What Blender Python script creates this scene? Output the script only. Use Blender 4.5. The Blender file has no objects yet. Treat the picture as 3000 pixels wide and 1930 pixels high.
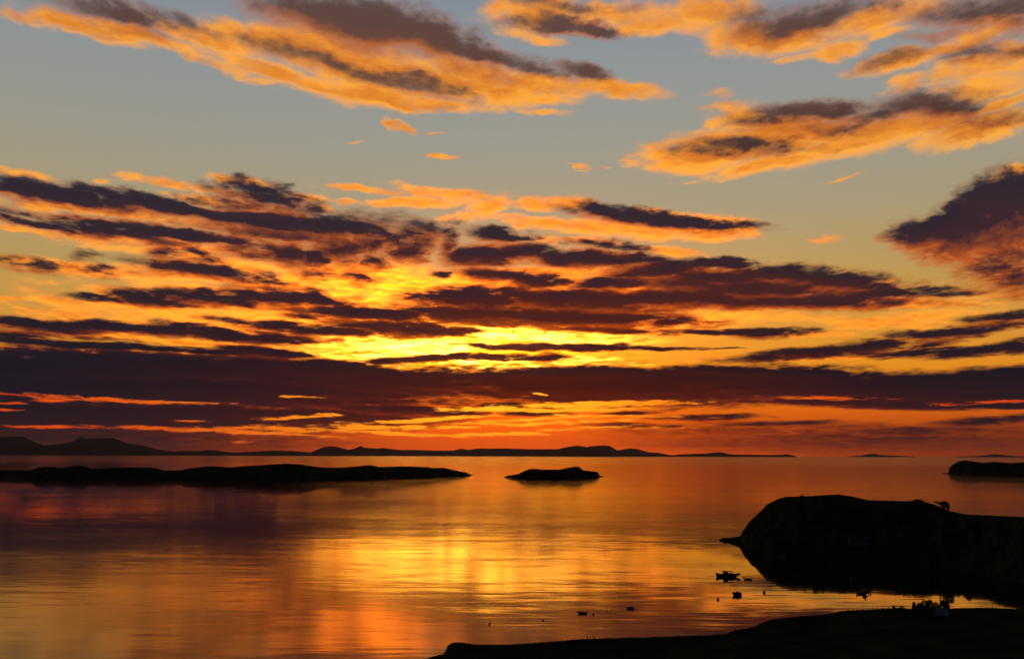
import bpy, bmesh, math, random
import numpy as np
from mathutils import Vector, Matrix, noise as mnoise

R = math.radians
random.seed(7)
SC = bpy.context.scene
COL = SC.collection

# ------------------------------------------------------------------ camera
F = 2917.0                      # focal length in photograph pixels (3000 wide)
CX, CY = 1500.0, 965.0
H = 60.0                        # eye height above the sea
PITCH = math.atan(367.5 / F)
ROLL = R(0.172)
fwd = Vector((0, math.cos(PITCH), math.sin(PITCH)))
rt0 = Vector((1, 0, 0))
up0 = rt0.cross(fwd)
rt = rt0 * math.cos(ROLL) + up0 * math.sin(ROLL)
up = up0 * math.cos(ROLL) - rt0 * math.sin(ROLL)
EYE = Vector((0, 0, H))
cam = bpy.data.cameras.new('camera')
cam.sensor_fit = 'HORIZONTAL'
cam.sensor_width = 36.0
cam.lens = 36.0 * F / 3000.0
cam.clip_start = 0.5
cam.clip_end = 2.0e6
camo = bpy.data.objects.new('camera', cam)
COL.objects.link(camo)
m = Matrix((rt, up, -fwd)).transposed().to_4x4()
m.translation = EYE
camo.matrix_world = m
SC.camera = camo


def ray(px, py):
    return (fwd * F + rt * (px - CX) - up * (py - CY)).normalized()


def azel(px, py):
    d = ray(px, py)
    return math.atan2(d.x, d.y), math.asin(d.z)


# ------------------------------------------------------------------ render / view
SC.view_settings.view_transform = 'Standard'
SC.view_settings.look = 'None'
SC.view_settings.exposure = 0.0
SC.view_settings.gamma = 1.0
SC.render.engine = 'CYCLES'
cy = SC.cycles
cy.use_adaptive_sampling = True
cy.adaptive_threshold = 0.008
cy.max_bounces = 6
cy.volume_bounces = 0
cy.use_denoising = True
cy.denoiser = 'OPENIMAGEDENOISE'
cy.denoising_prefilter = 'ACCURATE'
cy.denoising_input_passes = 'RGB_ALBEDO_NORMAL'
cy.caustics_reflective = False
cy.caustics_refractive = False

# ------------------------------------------------------------------ sky
SUN_PX = (1385, 1018)
saz, sel = azel(*SUN_PX)


def lin(c):
    o = []
    for x in c[:3]:
        x = x / 255.0
        o.append(x / 12.92 if x <= 0.04045 else ((x + 0.055) / 1.055) ** 2.4)
    return o


class G:
    """small node-graph helper"""

    def __init__(self, tree):
        self.t = tree
        self.n = tree.nodes
        self.l = tree.links

    def _in(self, node, i, v):
        if v is None:
            return
        if isinstance(v, bpy.types.NodeSocket):
            self.l.new(v, node.inputs[i])
        else:
            node.inputs[i].default_value = v

    def m(self, op, a, b=None, c=None, clamp=False):
        k = self.n.new('ShaderNodeMath')
        k.operation = op
        k.use_clamp = clamp
        self._in(k, 0, a); self._in(k, 1, b); self._in(k, 2, c)
        return k.outputs[0]

    def v(self, op, a, b=None, c=None, out=0):
        k = self.n.new('ShaderNodeVectorMath')
        k.operation = op
        self._in(k, 0, a); self._in(k, 1, b); self._in(k, 2, c)
        return k.outputs[out]

    def dot(self, a, b):
        return self.v('DOT_PRODUCT', a, b, out=1)

    def xyz(self, x, y, z):
        k = self.n.new('ShaderNodeCombineXYZ')
        self._in(k, 0, x); self._in(k, 1, y); self._in(k, 2, z)
        return k.outputs[0]

    def sep(self, v):
        k = self.n.new('ShaderNodeSeparateXYZ')
        self._in(k, 0, v)
        return k.outputs

    def noise(self, vec, scale, detail, rough, lac=2.0, dist=0.0, col=False, dim='3D'):
        k = self.n.new('ShaderNodeTexNoise')
        k.noise_dimensions = dim
        self._in(k, 'Vector', vec)
        k.inputs['Scale'].default_value = scale
        k.inputs['Detail'].default_value = detail
        k.inputs['Roughness'].default_value = rough
        k.inputs['Lacunarity'].default_value = lac
        k.inputs['Distortion'].default_value = dist
        return k.outputs['Color'] if col else k.outputs['Fac']

    def ramp(self, fac, stops, linear=True):
        k = self.n.new('ShaderNodeValToRGB')
        k.color_ramp.interpolation = 'LINEAR'
        e = k.color_ramp.elements
        while len(e) > 1:
            e.remove(e[-1])
        e[0].position = stops[0][0]
        e[0].color = (*lin(stops[0][1]), 1)
        for p, c in stops[1:]:
            q = e.new(p)
            q.color = (*lin(c), 1)
        self._in(k, 0, fac)
        return k.outputs[0]

    def mix(self, f, a, b):
        k = self.n.new('ShaderNodeMix')
        k.data_type = 'RGBA'
        k.clamp_factor = True
        self._in(k, 0, f); self._in(k, 6, a); self._in(k, 7, b)
        return k.outputs[2]

    def step(self, x, lo, hi):
        k = self.n.new('ShaderNodeMapRange')
        k.interpolation_type = 'SMOOTHSTEP'
        self._in(k, 0, x)
        k.inputs[1].default_value = lo
        k.inputs[2].default_value = hi
        k.inputs[3].default_value = 0.0
        k.inputs[4].default_value = 1.0
        return k.outputs[0]


# Cloud masses of this sky: (x, y, half width, half height, tilt, density), in the
# angular coordinates of six sectors of the western sky (1.596 units = 1/2917 rad).
SECT = {1: (0, 0), 2: (1500, 0), 3: (0, 460), 4: (1500, 460), 5: (0, 850), 6: (1500, 850)}
LIT = {
    1: [(120, 70, 110, 25, 10, .6), (400, 130, 260, 40, 8, 1), (650, 170, 220, 35, 8, 1), (1000, 180, 230, 50, 10, .9),
        (1300, 190, 350, 60, 8, 1), (1250, 330, 300, 45, 12, .9), (1600, 250, 420, 60, 9, 1), (1800, 310, 420, 60, 9, 1), (950, 270, 230, 30, 15, .7), (1700, 430, 350, 60, 4, 1),
        (1900, 480, 400, 30, 1, 1), (2200, 380, 260, 90, 8, 1), (2394, 430, 200, 80, 0, 1), (1200, 380, 130, 15, 3, .6),
        (1070, 105, 60, 15, -20, .5), (1350, 50, 70, 20, -20, .4), (1280, 100, 30, 10, 0, .4), (1550, 300, 300, 60, 10, .9), (1880, 592, 65, 24, 15, .95),
        (1830, 570, 30, 18, 0, .8), (2040, 628, 55, 6, 0, .6), (2050, 730, 75, 12, 2, .9), (1660, 665, 50, 6, -10, .4)],
    2: [(100, 180, 160, 25, 10, .7), (150, 60, 250, 80, 0, .9), (500, 60, 300, 60, 5, .7), (700, 120, 250, 50, 5, .9),
        (900, 60, 250, 80, 0, .9), (1200, 180, 330, 70, 5, 1), (1700, 100, 300, 60, -10, .8), (1400, 260, 160, 18, -2, .8),
        (1540, 240, 100, 35, 0, .9), (1750, 170, 100, 20, -10, .7), (1800, 290, 200, 40, -6, .9), (2030, 220, 90, 30, 0, .8),
        (2200, 160, 130, 45, -15, .8), (2250, 310, 250, 60, -3, .8), (2250, 400, 200, 50, 0, .8), (1850, 380, 100, 25, -5, .8),
        (1850, 410, 90, 15, 0, .7), (2394, 230, 80, 40, 0, .8), (100, 400, 280, 55, 6, 1), (450, 410, 270, 40, 5, 1),
        (150, 460, 160, 30, 5, .9), (120, 520, 150, 16, 2, .9), (950, 500, 80, 25, 0, .6), (1050, 560, 130, 70, 0, .9),
        (1300, 640, 350, 60, 3, 1), (1000, 640, 360, 45, -5, .9), (900, 730, 320, 60, -2, 1), (800, 770, 250, 40, 2, 1),
        (1250, 760, 350, 40, -5, 1), (1700, 650, 500, 60, -6, 1), (2200, 600, 300, 60, -6, 1), (2300, 480, 150, 20, -8, .9),
        (950, 440, 60, 18, 0, .5), (300, 775, 40, 10, 10, .7), (330, 798, 30, 6, 0, .7), (520, 760, 25, 8, 0, .4),
        (430, 800, 25, 6, 0, .4)],
    3: [(90, 80, 130, 20, 5, .9), (830, 130, 230, 18, 2, .9), (1150, 120, 130, 20, 8, .8), (1430, 190, 100, 20, 8, .8),
        (1500, 240, 60, 14, 8, .8), (950, 200, 110, 20, 0, .8), (500, 265, 420, 20, 2, .9), (1700, 150, 200, 15, 2, .8),
        (1600, 210, 60, 16, 0, .8), (1950, 210, 260, 28, -2, 1), (2080, 170, 240, 28, 5, .9), (500, 118, 30, 8, 0, .6),
        (2250, 240, 150, 45, -20, .9), (150, 350, 220, 16, 4, .9), (400, 380, 250, 20, 3, .9), (750, 410, 350, 25, 2, .9),
        (600, 430, 200, 18, 0, .6), (1100, 500, 250, 30, 5, .9), (150, 490, 200, 25, 3, .9), (450, 530, 350, 25, 3, .9),
        (900, 560, 350, 28, 2, .9), (1300, 600, 250, 35, 2, 1), (1700, 560, 350, 80, 0, .9), (1900, 610, 350, 70, 2, 1.1),
        (2200, 600, 200, 60, 0, 1), (600, 620, 200, 20, 0, .7), (150, 665, 200, 12, 0, .8), (450, 690, 250, 15, 0, .7),
        (1100, 640, 400, 25, 2, .8), (1650, 670, 160, 25, 0, 1.1), (1680, 600, 520, 100, 2, .8)],
    4: [(100, 210, 140, 35, 3, 1), (150, 300, 250, 28, 4, .9), (260, 210, 120, 35, 5, 1), (500, 340, 400, 40, 5, 1),
        (800, 280, 300, 25, 6, .9), (880, 350, 250, 35, 4, 1), (1100, 340, 70, 25, 15, .9), (1030, 290, 50, 14, 30, .7),
        (50, 320, 60, 12, 0, .8), (300, 400, 180, 20, 3, .7), (750, 440, 140, 20, 8, .9), (1560, 95, 80, 8, -12, .6),
        (820, 108, 40, 5, -5, .5), (200, 540, 300, 25, 0, 1.1), (300, 590, 300, 40, 2, 1.2), (500, 620, 150, 18, 3, 1.2),
        (1500, 385, 50, 12, 5, .4), (2345, 78, 65, 38, 0, 1.0), (2250, 140, 50, 30, -40, .5), (1780, 575, 30, 8, 0, .5), (1950, 690, 350, 20, 2, .7), (2300, 650, 200, 12, -2, .5)],
    5: [(150, 45, 200, 10, 2, .7), (300, 105, 200, 15, 2, .7), (900, 90, 250, 20, 3, .7), (800, 130, 200, 20, 3, .6),
        (1000, 170, 300, 20, 2, .6), (1700, 60, 200, 25, 0, 1.2), (1650, 150, 200, 12, 0, 1.1), (250, 185, 300, 12, 2, .7),
        (800, 240, 500, 12, 2, .9), (400, 285, 500, 10, 1, .8), (1000, 297, 250, 8, 0, .9), (1700, 240, 400, 25, -2, 1.2),
        (1900, 280, 400, 30, -4, 1.3), (1650, 320, 200, 20, 8, 1.1), (2200, 200, 250, 20, 0, 1.2), (1800, 340, 100, 10, 3, 1),
        (2330, 355, 100, 10, 0, 1.2), (1300, 120, 900, 110, 2, .75), (700, 140, 450, 60, 2, .3)],
    6: [(300, 150, 600, 80, 1, .7), (100, 200, 500, 25, 2, 1.3), (350, 230, 400, 20, 2, 1.1), (50, 340, 400, 25, 0, 1.3), (300, 320, 200, 18, 3, 1),
        (600, 345, 120, 6, 0, 1), (600, 160, 300, 20, -3, .9), (900, 140, 300, 25, -5, .8), (1200, 130, 300, 20, 0, .6),
        (1700, 150, 300, 25, 3, .6), (2000, 110, 200, 20, 0, .5), (1450, 205, 150, 12, 0, .7), (1700, 310, 600, 10, 0, .5)],
}
DARK = {
    1: [(560, 55, 250, 45, 3, 1.0), (900, 100, 130, 25, 10, .5), (1700, 112, 450, 95, 6, 1.5), (1950, 180, 330, 70, 10, 1.3), (2100, 215, 330, 50, 10, 1.2),
        (2300, 270, 160, 30, 15, 1.0), (1350, 240, 230, 35, 10, .7), (1700, 330, 450, 40, 12, .9), (2000, 400, 220, 40, 6, .9),
        (2150, 300, 250, 35, 12, .6), (560, 110, 230, 30, 6, .45)],
    2: [(230, 110, 180, 40, 2, 1.1), (400, 145, 170, 25, 4, 1.0), (120, 120, 150, 25, 0, .8), (250, 30, 220, 25, 3, .6),
        (1300, 110, 250, 65, -4, 1.0), (1150, 80, 150, 40, 0, .6), (1550, 60, 250, 50, -5, .6), (2200, 50, 260, 50, 5, 1.0),
        (2000, 160, 130, 20, 0, .5), (2350, 100, 80, 40, 20, .7), (1800, 280, 150, 25, -6, .6), (2200, 230, 150, 40, 0, .6),
        (2130, 285, 80, 20, 10, .5), (2380, 230, 60, 25, 0, .6), (100, 320, 150, 35, 12, .8), (330, 340, 130, 30, 10, 1.0),
        (1400, 520, 300, 45, 3, 1.1), (1250, 560, 220, 40, 6, 1.0), (1700, 550, 250, 40, -5, .9), (1950, 500, 230, 60, 5, 1.0),
        (1500, 600, 350, 35, 3, .8), (2150, 560, 200, 40, 5, .6), (2250, 590, 160, 25, -5, .5), (1050, 680, 260, 38, -3, 1.0),
        (1200, 700, 140, 30, 0, .8), (1440, 690, 100, 18, 0, .4)],
    3: [(60, 150, 120, 30, 8, 1.1), (300, 190, 330, 38, 5, 1.2), (650, 215, 260, 35, 6, 1.1), (900, 250, 150, 20, 8, .9),
        (1150, 150, 100, 35, 10, .9), (1250, 200, 200, 35, 10, .9), (1200, 230, 250, 25, 2, .8), (1350, 165, 90, 20, 15, .6),
        (100, 260, 150, 18, 3, .6), (350, 295, 150, 15, 2, .6), (1250, 300, 360, 35, 2, 1.3), (1500, 320, 330, 40, 4, 1.2),
        (250, 325, 300, 18, 4, 1), (550, 355, 260, 20, 6, 1.1), (900, 370, 450, 25, 3, 1.1), (1300, 350, 330, 35, 2, 1.1),
        (780, 450, 60, 30, 0, .8), (900, 440, 50, 25, 0, .8), (1150, 440, 130, 25, 2, .8), (880, 470, 120, 30, 5, .5),
        (1330, 440, 80, 50, 0, 1), (1450, 470, 70, 40, 10, 1), (1600, 420, 130, 70, -10, .9), (1750, 370, 200, 80, 5, .8),
        (1900, 380, 160, 70, 0, .8), (1750, 480, 60, 40, 0, .9), (1920, 450, 90, 50, 0, 1), (1680, 560, 60, 40, 0, .6),
        (1500, 550, 100, 40, 0, .5), (2000, 330, 130, 40, 5, .8), (2100, 400, 60, 80, 0, .7), (2250, 460, 160, 60, 0, 1.2),
        (2330, 360, 150, 30, 5, 1.0), (2300, 550, 150, 40, 4, 1.1), (2050, 545, 60, 15, 0, .7), (980, 540, 280, 28, 4, 1.1),
        (850, 530, 130, 22, 0, .8), (1200, 560, 100, 14, 3, .7), (200, 510, 180, 18, 3, .5), (430, 520, 100, 20, 5, .5),
        (370, 465, 40, 20, 0, .4), (450, 665, 120, 14, 2, .9), (700, 665, 160, 32, 4, 1.1), (1000, 660, 250, 28, 2, 1),
        (1350, 665, 250, 32, 2, 1.1), (1300, 620, 130, 20, 0, .6), (2200, 660, 300, 45, 0, 1.2)],
    4: [(350, 240, 60, 35, 10, 1), (560, 275, 260, 32, 8, 1.3), (800, 305, 260, 28, 6, 1.3), (950, 325, 110, 20, 6, 1.1),
        (60, 450, 150, 40, 3, 1.2), (350, 480, 300, 35, 2, 1.3), (580, 475, 100, 22, 5, 1.1), (450, 415, 170, 18, 6, .8),
        (60, 380, 90, 12, 5, .8), (100, 580, 140, 30, 3, 1.1), (400, 510, 90, 15, 0, .8), (500, 590, 220, 30, -3, 1.2),
        (700, 540, 220, 45, 0, 1.2), (950, 500, 200, 22, 4, 1), (900, 580, 330, 50, 2, 1.2), (1350, 570, 330, 45, 6, 1.2),
        (1100, 620, 400, 50, 2, 1.3), (1500, 600, 250, 35, 6, 1.1), (1700, 640, 300, 20, 1, 1), (2000, 650, 250, 10, -1, .8),
        (300, 660, 350, 40, 0, 1.2), (1000, 670, 600, 35, 2, 1.3), (1500, 670, 350, 25, 4, 1.1), (1980, 350, 160, 70, -6, 1.4), (2130, 335, 200, 105, -12, 1.6), (2290, 265, 160, 145, -15, 1.7), (2394, 240, 120, 135, 0, 1.7), (2105, 235, 45, 35, 0, .9), (2240, 170, 70, 45, -20, 1.0), (2290, 480, 170, 85, -20, .8), (2330, 570, 95, 70, 10, .75)],
    5: [(250, 170, 300, 22, 2, 1.2), (600, 180, 350, 25, 2, 1.2), (950, 185, 200, 20, 3, 1), (1150, 215, 350, 28, 2, 1.2),
        (1300, 160, 300, 15, 2, .9), (100, 205, 130, 15, 2, 1), (300, 210, 250, 10, 3, .7), (1700, 110, 350, 30, 2, 1.2),
        (1500, 190, 350, 25, 2, 1.1), (1900, 180, 350, 35, 2, 1.3), (2200, 110, 350, 60, 1, 1.3), (2250, 50, 300, 45, 0, 1.3),
        (1450, 125, 100, 20, 0, .9), (300, 250, 450, 18, 2, 1.2), (700, 275, 550, 14, 1, 1.1), (1250, 290, 200, 25, 4, 1.3),
        (300, 360, 900, 55, 0, 1.5), (900, 370, 900, 55, 3, 1.5), (1500, 380, 600, 50, 3, 1.5), (700, 470, 1300, 80, 0, 1.6),
        (1900, 420, 900, 60, 0, 1.5), (500, 590, 1100, 75, 0, 1.5), (1300, 600, 700, 50, 0, 1.2), (1900, 560, 350, 25, 2, 1.2),
        (2000, 320, 300, 20, -3, 1.3), (2300, 310, 150, 15, 0, 1.2), (300, 700, 900, 70, 0, .9), (1000, 710, 400, 40, 0, .6)],
    6: [(300, 50, 500, 60, 3, 1.3), (300, 130, 500, 50, 2, 1.3), (900, 40, 500, 50, 2, 1.3), (1400, 60, 450, 25, 3, 1.1),
        (1900, 25, 350, 10, -1, .8), (400, 185, 300, 18, 4, 1.0), (1000, 195, 360, 14, 1, 1.0), (1200, 205, 160, 20, 0, 1),
        (2270, 130, 130, 20, -3, .9), (1980, 200, 180, 20, 0, 1), (2200, 185, 200, 22, -8, .9), (200, 265, 450, 16, 1, 1.2),
        (650, 272, 260, 8, 1, 1), (100, 310, 200, 18, 1, 1.1), (1500, 285, 450, 26, -4, 1.1), (1700, 255, 160, 25, 0, 1.1),
        (2100, 285, 450, 22, -1, 1.1), (2350, 260, 120, 25, -5, 1), (970, 272, 60, 4, 0, .8), (500, 450, 800, 85, 1, 1.6),
        (300, 400, 500, 45, 0, 1.5), (1100, 440, 700, 70, 1, 1.6), (1200, 390, 500, 25, 3, 1.4), (1800, 470, 800, 60, 2, 1.6),
        (2200, 440, 400, 60, -3, 1.5), (2300, 390, 120, 30, -5, 1.2), (100, 540, 250, 15, 0, 1.2), (1700, 525, 500, 25, 2, 1.4),
        (2300, 540, 300, 14, 2, 1.2), (350, 550, 250, 8, -1, .8), (100, 575, 150, 14, 0, 1), (560, 575, 150, 8, 0, .9),
        (900, 595, 200, 14, -1, .9), (1250, 620, 300, 12, 0, .7), (600, 635, 250, 14, 2, .6), (2250, 610, 250, 18, -3, .8),
        (1900, 660, 500, 20, -2, .6), (1200, 660, 600, 35, 0, .5), (1500, 700, 800, 50, 0, .6)],
}
GAPS = {
    5: [(520, 510, 350, 9, 2, 1), (250, 510, 80, 8, 0, 1), (1410, 500, 75, 5, 1, .6), (40, 525, 40, 6, 0, .8), (40, 558, 40, 5, 0, .8),
        (2280, 555, 180, 10, 0, 1.2), (1380, 593, 160, 9, -3, 1), (1000, 660, 420, 9, 2, 1), (1300, 650, 250, 15, 0, .8),
        (1700, 640, 200, 15, 0, .8), (2000, 605, 250, 10, -4, 1.1), (2000, 640, 200, 8, 0, .8), (1900, 670, 300, 8, 2, 1.1),
        (2250, 625, 120, 5, 0, .8), (2300, 672, 200, 6, 0, 1.1), (220, 638, 150, 6, 0, .7), (910, 614, 50, 4, 0, .8), (1130, 705, 40, 6, 0, .7)],
    6: [(140, 490, 30, 5, 4, .8), (400, 535, 400, 14, -1, 1.1), (150, 625, 180, 8, -3, 1.1), (450, 610, 150, 6, 0, .7),
        (50, 668, 60, 7, 0, 1.1), (250, 560, 420, 9, -1, 1.0), (500, 590, 300, 6, 1, .8), (120, 605, 200, 6, -2, .9), (300, 645, 250, 6, -3, .9), (650, 645, 200, 5, 0, .5), (1450, 507, 180, 8, 0, .5),
        (2250, 526, 220, 5, 0, .5), (300, 592, 60, 4, 0, .7), (1350, 655, 60, 8, 0, .35)],
}

world = bpy.data.worlds.new("World")
SC.world = world
world.use_nodes = True
wt = world.node_tree
wt.nodes.clear()
g = G(wt)
tc = wt.nodes.new('ShaderNodeTexCoord')
D = g.sep(tc.outputs['Generated'])
U = g.m('MULTIPLY', g.m('ARCTAN2', D[0], D[1]), F / 100)
VV = g.m('MULTIPLY', g.m('ARCSINE', D[2]), F / 100)
Vc = g.m('MAXIMUM', VV, -0.5)
Vt = g.m('MAXIMUM', g.m('SUBTRACT', Vc, g.m('MULTIPLY', g.m('MULTIPLY', U, U), g.m('MULTIPLY', Vc, 0.0004))), -0.5)
vlog = g.m('MULTIPLY', g.m('LOGARITHM', g.m('ADD', Vt, 3.0), math.e), 24.0)
Q = g.xyz(U, vlog, 3.7)
wn = g.noise(Q, 0.55, 5, 0.6, col=True)
wv = g.sep(g.v('SUBTRACT', wn, (0.5, 0.5, 0.5)))
av = g.m('MULTIPLY_ADD', Vc, 0.06, 0.13)
u1 = g.m('MULTIPLY_ADD', wv[0], 1.7, U)
v1 = g.m('MULTIPLY_ADD', wv[1], av, VV)
P1 = g.xyz(g.m('MULTIPLY', u1, u1), g.m('MULTIPLY', u1, v1), g.m('MULTIPLY', v1, v1))
P2 = g.xyz(u1, v1, 1.0)
v1s = g.m('ADD', v1, g.m('MULTIPLY_ADD', Vc, 0.032, 0.06))      # the same point a little higher up
P1s = g.xyz(g.m('MULTIPLY', u1, u1), g.m('MULTIPLY', u1, v1s), g.m('MULTIPLY', v1s, v1s))
P2s = g.xyz(u1, v1s, 1.0)


def blobs(table, grow):
    out = []
    for s, rows in table.items():
        ox, oy = SECT[s]
        for (x, y, hw, hh, rot, k) in rows:
            if table is LIT and s == 3 and x < 1000:
                k *= 0.78
            if table is DARK and s in (3, 4) and x < 1800:
                hw, hh = hw * 1.15, hh * 1.12
            a, e = azel(ox + x / 1.596, oy + y / 1.596)
            out.append((a * F / 100, e * F / 100, max(hw / 159.6 * grow, .05), max(hh / 159.6 * grow, .03), -R(rot), k))
    return out


def field(g, I, rows, lo, box, sfx=''):
    """union of the cloud masses that reach into this part of the sky (u0, u1, v0, v1)"""
    cur = lo
    uniq = 1 + 2e-6 * len(bpy.data.node_groups)        # keeps the sectors' nodes apart, so that each is evaluated only where needed
    for (cu, cv, w, h, t, k) in rows:
        c_, s_ = math.cos(t), math.sin(t)
        reach = math.sqrt(1 + 1.0 / k)
        ex = reach * math.hypot(w * c_, h * s_) + 0.7
        ey = reach * math.hypot(w * s_, h * c_) + 0.12 + 0.05 * max(cv, 0)
        if cu + ex < box[0] or cu - ex > box[1] or cv + ey < box[2] or cv - ey > box[3]:
            continue
        k = k * uniq
        A = c_ * c_ / w / w + s_ * s_ / h / h
        C = s_ * s_ / w / w + c_ * c_ / h / h
        B = 2 * c_ * s_ * (1 / w / w - 1 / h / h)
        Du = -2 * A * cu - B * cv
        Ev = -2 * C * cv - B * cu
        G0 = A * cu * cu + B * cu * cv + C * cv * cv
        q = g.dot(I['P1' + sfx], (-k * A, -k * B, -k * C))
        q = g.m('ADD', q, g.dot(I['P2' + sfx], (-k * Du, -k * Ev, k * (1 - G0))))
        cur = g.m('SMOOTH_MAX', cur, q, 0.15) if cur is not lo else g.m('MAXIMUM', lo, q)
    return cur


n1 = g.m('SUBTRACT', g.noise(Q, 1.1, 9, 0.58), 0.5)
# relief: the same billows sampled a little nearer the sun
Q2 = g.v('ADD', Q, (0.0, -0.35, 0.0))
n2 = g.m('SUBTRACT', g.noise(Q2, 1.1, 6, 0.58), 0.5)


def puff(off):
    """rounded billows for the heaped clouds"""
    k = g.noise(g.v('ADD', g.v('MULTIPLY', g.xyz(u1, v1, 0.0), (1.0, 1.35, 0.0)), (9.0, 3.0 + off, 0.5)), 1.15, 7, 0.55)
    return g.m('MULTIPLY', g.m('SUBTRACT', g.m('ABSOLUTE', g.m('SUBTRACT', k, 0.5)), 0.09), 1.35)


def near(cu, cv, wu, wv_):
    a_ = g.m('POWER', g.m('ABSOLUTE', g.m('DIVIDE', g.m('SUBTRACT', U, cu), wu)), 2)
    b_ = g.m('POWER', g.m('ABSOLUTE', g.m('DIVIDE', g.m('SUBTRACT', VV, cv), wv_)), 2)
    return g.m('EXPONENT', g.m('MULTIPLY', g.m('ADD', a_, b_), -1.0))


heap = g.m('MINIMUM', g.m('ADD', g.m('MULTIPLY', near(14.0, 6.9, 4.2, 2.0), 1.5), near(-4.3, 6.0, 2.4, 0.8)), 1.0)


def blend(f, a_, b_):
    return g.m('MULTIPLY_ADD', f, g.m('SUBTRACT', b_, a_), a_)


n1 = blend(heap, n1, puff(0.0))
n2 = blend(heap, n2, puff(0.22))
relief = g.m('MULTIPLY', g.m('SUBTRACT', n1, n2), 2.2)
nf = g.m('SUBTRACT', g.noise(g.v('MULTIPLY', Q, (3.2, 5.5, 1.0)), 1.0, 5, 0.6), 0.5)
nb = g.m('SUBTRACT', g.noise(g.v('MULTIPLY', Q, (0.33, 0.45, 1.0)), 1.0, 3, 0.55), 0.5)

# nearness to the sun
su, sv = saz * F / 100, sel * F / 100
du = g.m('SUBTRACT', U, su)
dv = g.m('SUBTRACT', VV, sv)


def glow(wu, wv_):
    r2 = g.m('ADD', g.m('POWER', g.m('ABSOLUTE', g.m('DIVIDE', du, wu)), 2), g.m('POWER', g.m('ABSOLUTE', g.m('DIVIDE', dv, wv_)), 2))
    return g.m('EXPONENT', g.m('MULTIPLY', r2, -1.0))


ns = g.noise(g.xyz(g.m('MULTIPLY', u1, 1.6), g.m('MULTIPLY', v1, 11.0), 4.0), 1.0, 6, 0.62, dist=0.4)
ns2 = g.step(ns, .34, .68)
g1 = g.m('MULTIPLY', glow(3.0, 0.62), g.m('MULTIPLY_ADD', ns2, 1.5, 0.15))
g2 = glow(9.0, 3.2)
g5 = glow(5.5, 2.3)
g4 = g.m('MULTIPLY', near(-3.2, 4.85, 3.2, 0.6), g.m('MULTIPLY_ADD', ns2, 1.2, 0.2))
g3 = glow(5.0, 2.6)
side = g.m('EXPONENT', g.m('MULTIPLY', g.m('POWER', g.m('ABSOLUTE', g.m('DIVIDE', g.m('SUBTRACT', U, su + 2.6), 8.3)), 2), -1.0))
T = g.m('DIVIDE', Vc, 14.0)


def vr(stops):
    return g.ramp(T, [(max(0, v / 14.0), c) for v, c in stops])


def addc(c, f, rgb):
    return g.v('ADD', c, g.v('MULTIPLY', g.xyz(f, f, f), rgb))


clearN = vr([(0, (244, 92, 6)), (.5, (236, 92, 7)), (1.3, (234, 110, 12)), (2.5, (240, 152, 30)), (3.5, (236, 160, 48)), (5, (208, 160, 82)),
             (7, (174, 157, 124)), (9, (159, 155, 141)), (11, (147, 151, 151)), (13.6, (128, 139, 152))])
clearF = vr([(0, (116, 42, 14)), (.6, (142, 52, 13)), (1.3, (215, 98, 18)), (2.5, (228, 142, 34)), (3.5, (212, 148, 58)), (5, (186, 150, 84)),
             (7, (168, 154, 120)), (9, (155, 152, 140)), (11, (143, 148, 149)), (13.6, (126, 136, 150))])
clear = g.mix(side, clearF, clearN)
clear = addc(addc(clear, g1, (5.0, 1.7, 0.03)), g5, (0.75, 0.045, 0.0))
litA = vr([(0, (225, 80, 12)), (1, (240, 100, 14)), (2.2, (252, 150, 34)), (4.5, (255, 172, 56)), (6, (255, 166, 56)), (8, (255, 172, 62)),
           (10, (255, 168, 58)), (13.6, (253, 166, 70))])
litA = addc(addc(addc(litA, g4, (3.6, 0.50, 0.0)), g1, (15.0, 7.0, 0.6)), g2, (2.3, 0.26, 0.0))
litB = vr([(0, (170, 50, 10)), (2.2, (205, 82, 16)), (5, (212, 96, 26)), (8, (214, 108, 36)), (10, (196, 92, 28)), (13.6, (192, 102, 46))])
litB = addc(addc(addc(litB, g4, (1.0, 0.25, 0.0)), g1, (5.0, 1.7, 0.04)), g2, (0.7, 0.06, 0.0))
litV = vr([(0, (200, 70, 14)), (2.2, (240, 140, 40)), (5, (238, 158, 70)), (8, (226, 162, 92)), (10, (214, 158, 104)), (13.6, (206, 152, 116))])
litV = addc(litV, g1, (1.2, 0.7, 0.05))
darkF = vr([(0, (44, 22, 22)), (.6, (26, 22, 30)), (2.4, (25, 23, 33)), (3.4, (44, 30, 36)), (5, (60, 38, 42)), (6.5, (58, 39, 46)),
            (8, (54, 44, 50)), (10, (106, 66, 48)), (12, (100, 72, 62)), (13.6, (100, 74, 68))])
darkN = vr([(0, (140, 42, 6)), (.8, (98, 28, 10)), (2.0, (68, 22, 16)), (3, (80, 27, 16)), (5, (82, 36, 30)), (6.5, (70, 40, 42)),
            (8, (62, 44, 48)), (10, (108, 66, 46)), (13.6, (100, 74, 68))])
darkA = addc(g.mix(side, darkF, darkN), g1, (0.10, 0.02, 0.0))
# the shaded tops of the same clouds
darkC = vr([(0, (34, 20, 22)), (2.4, (22, 21, 32)), (4, (38, 30, 38)), (6.5, (42, 36, 47)), (8, (44, 40, 50)), (10, (92, 64, 56)), (13.6, (92, 72, 70))])
darkC = addc(darkC, g1, (0.08, 0.015, 0.0))
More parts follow.
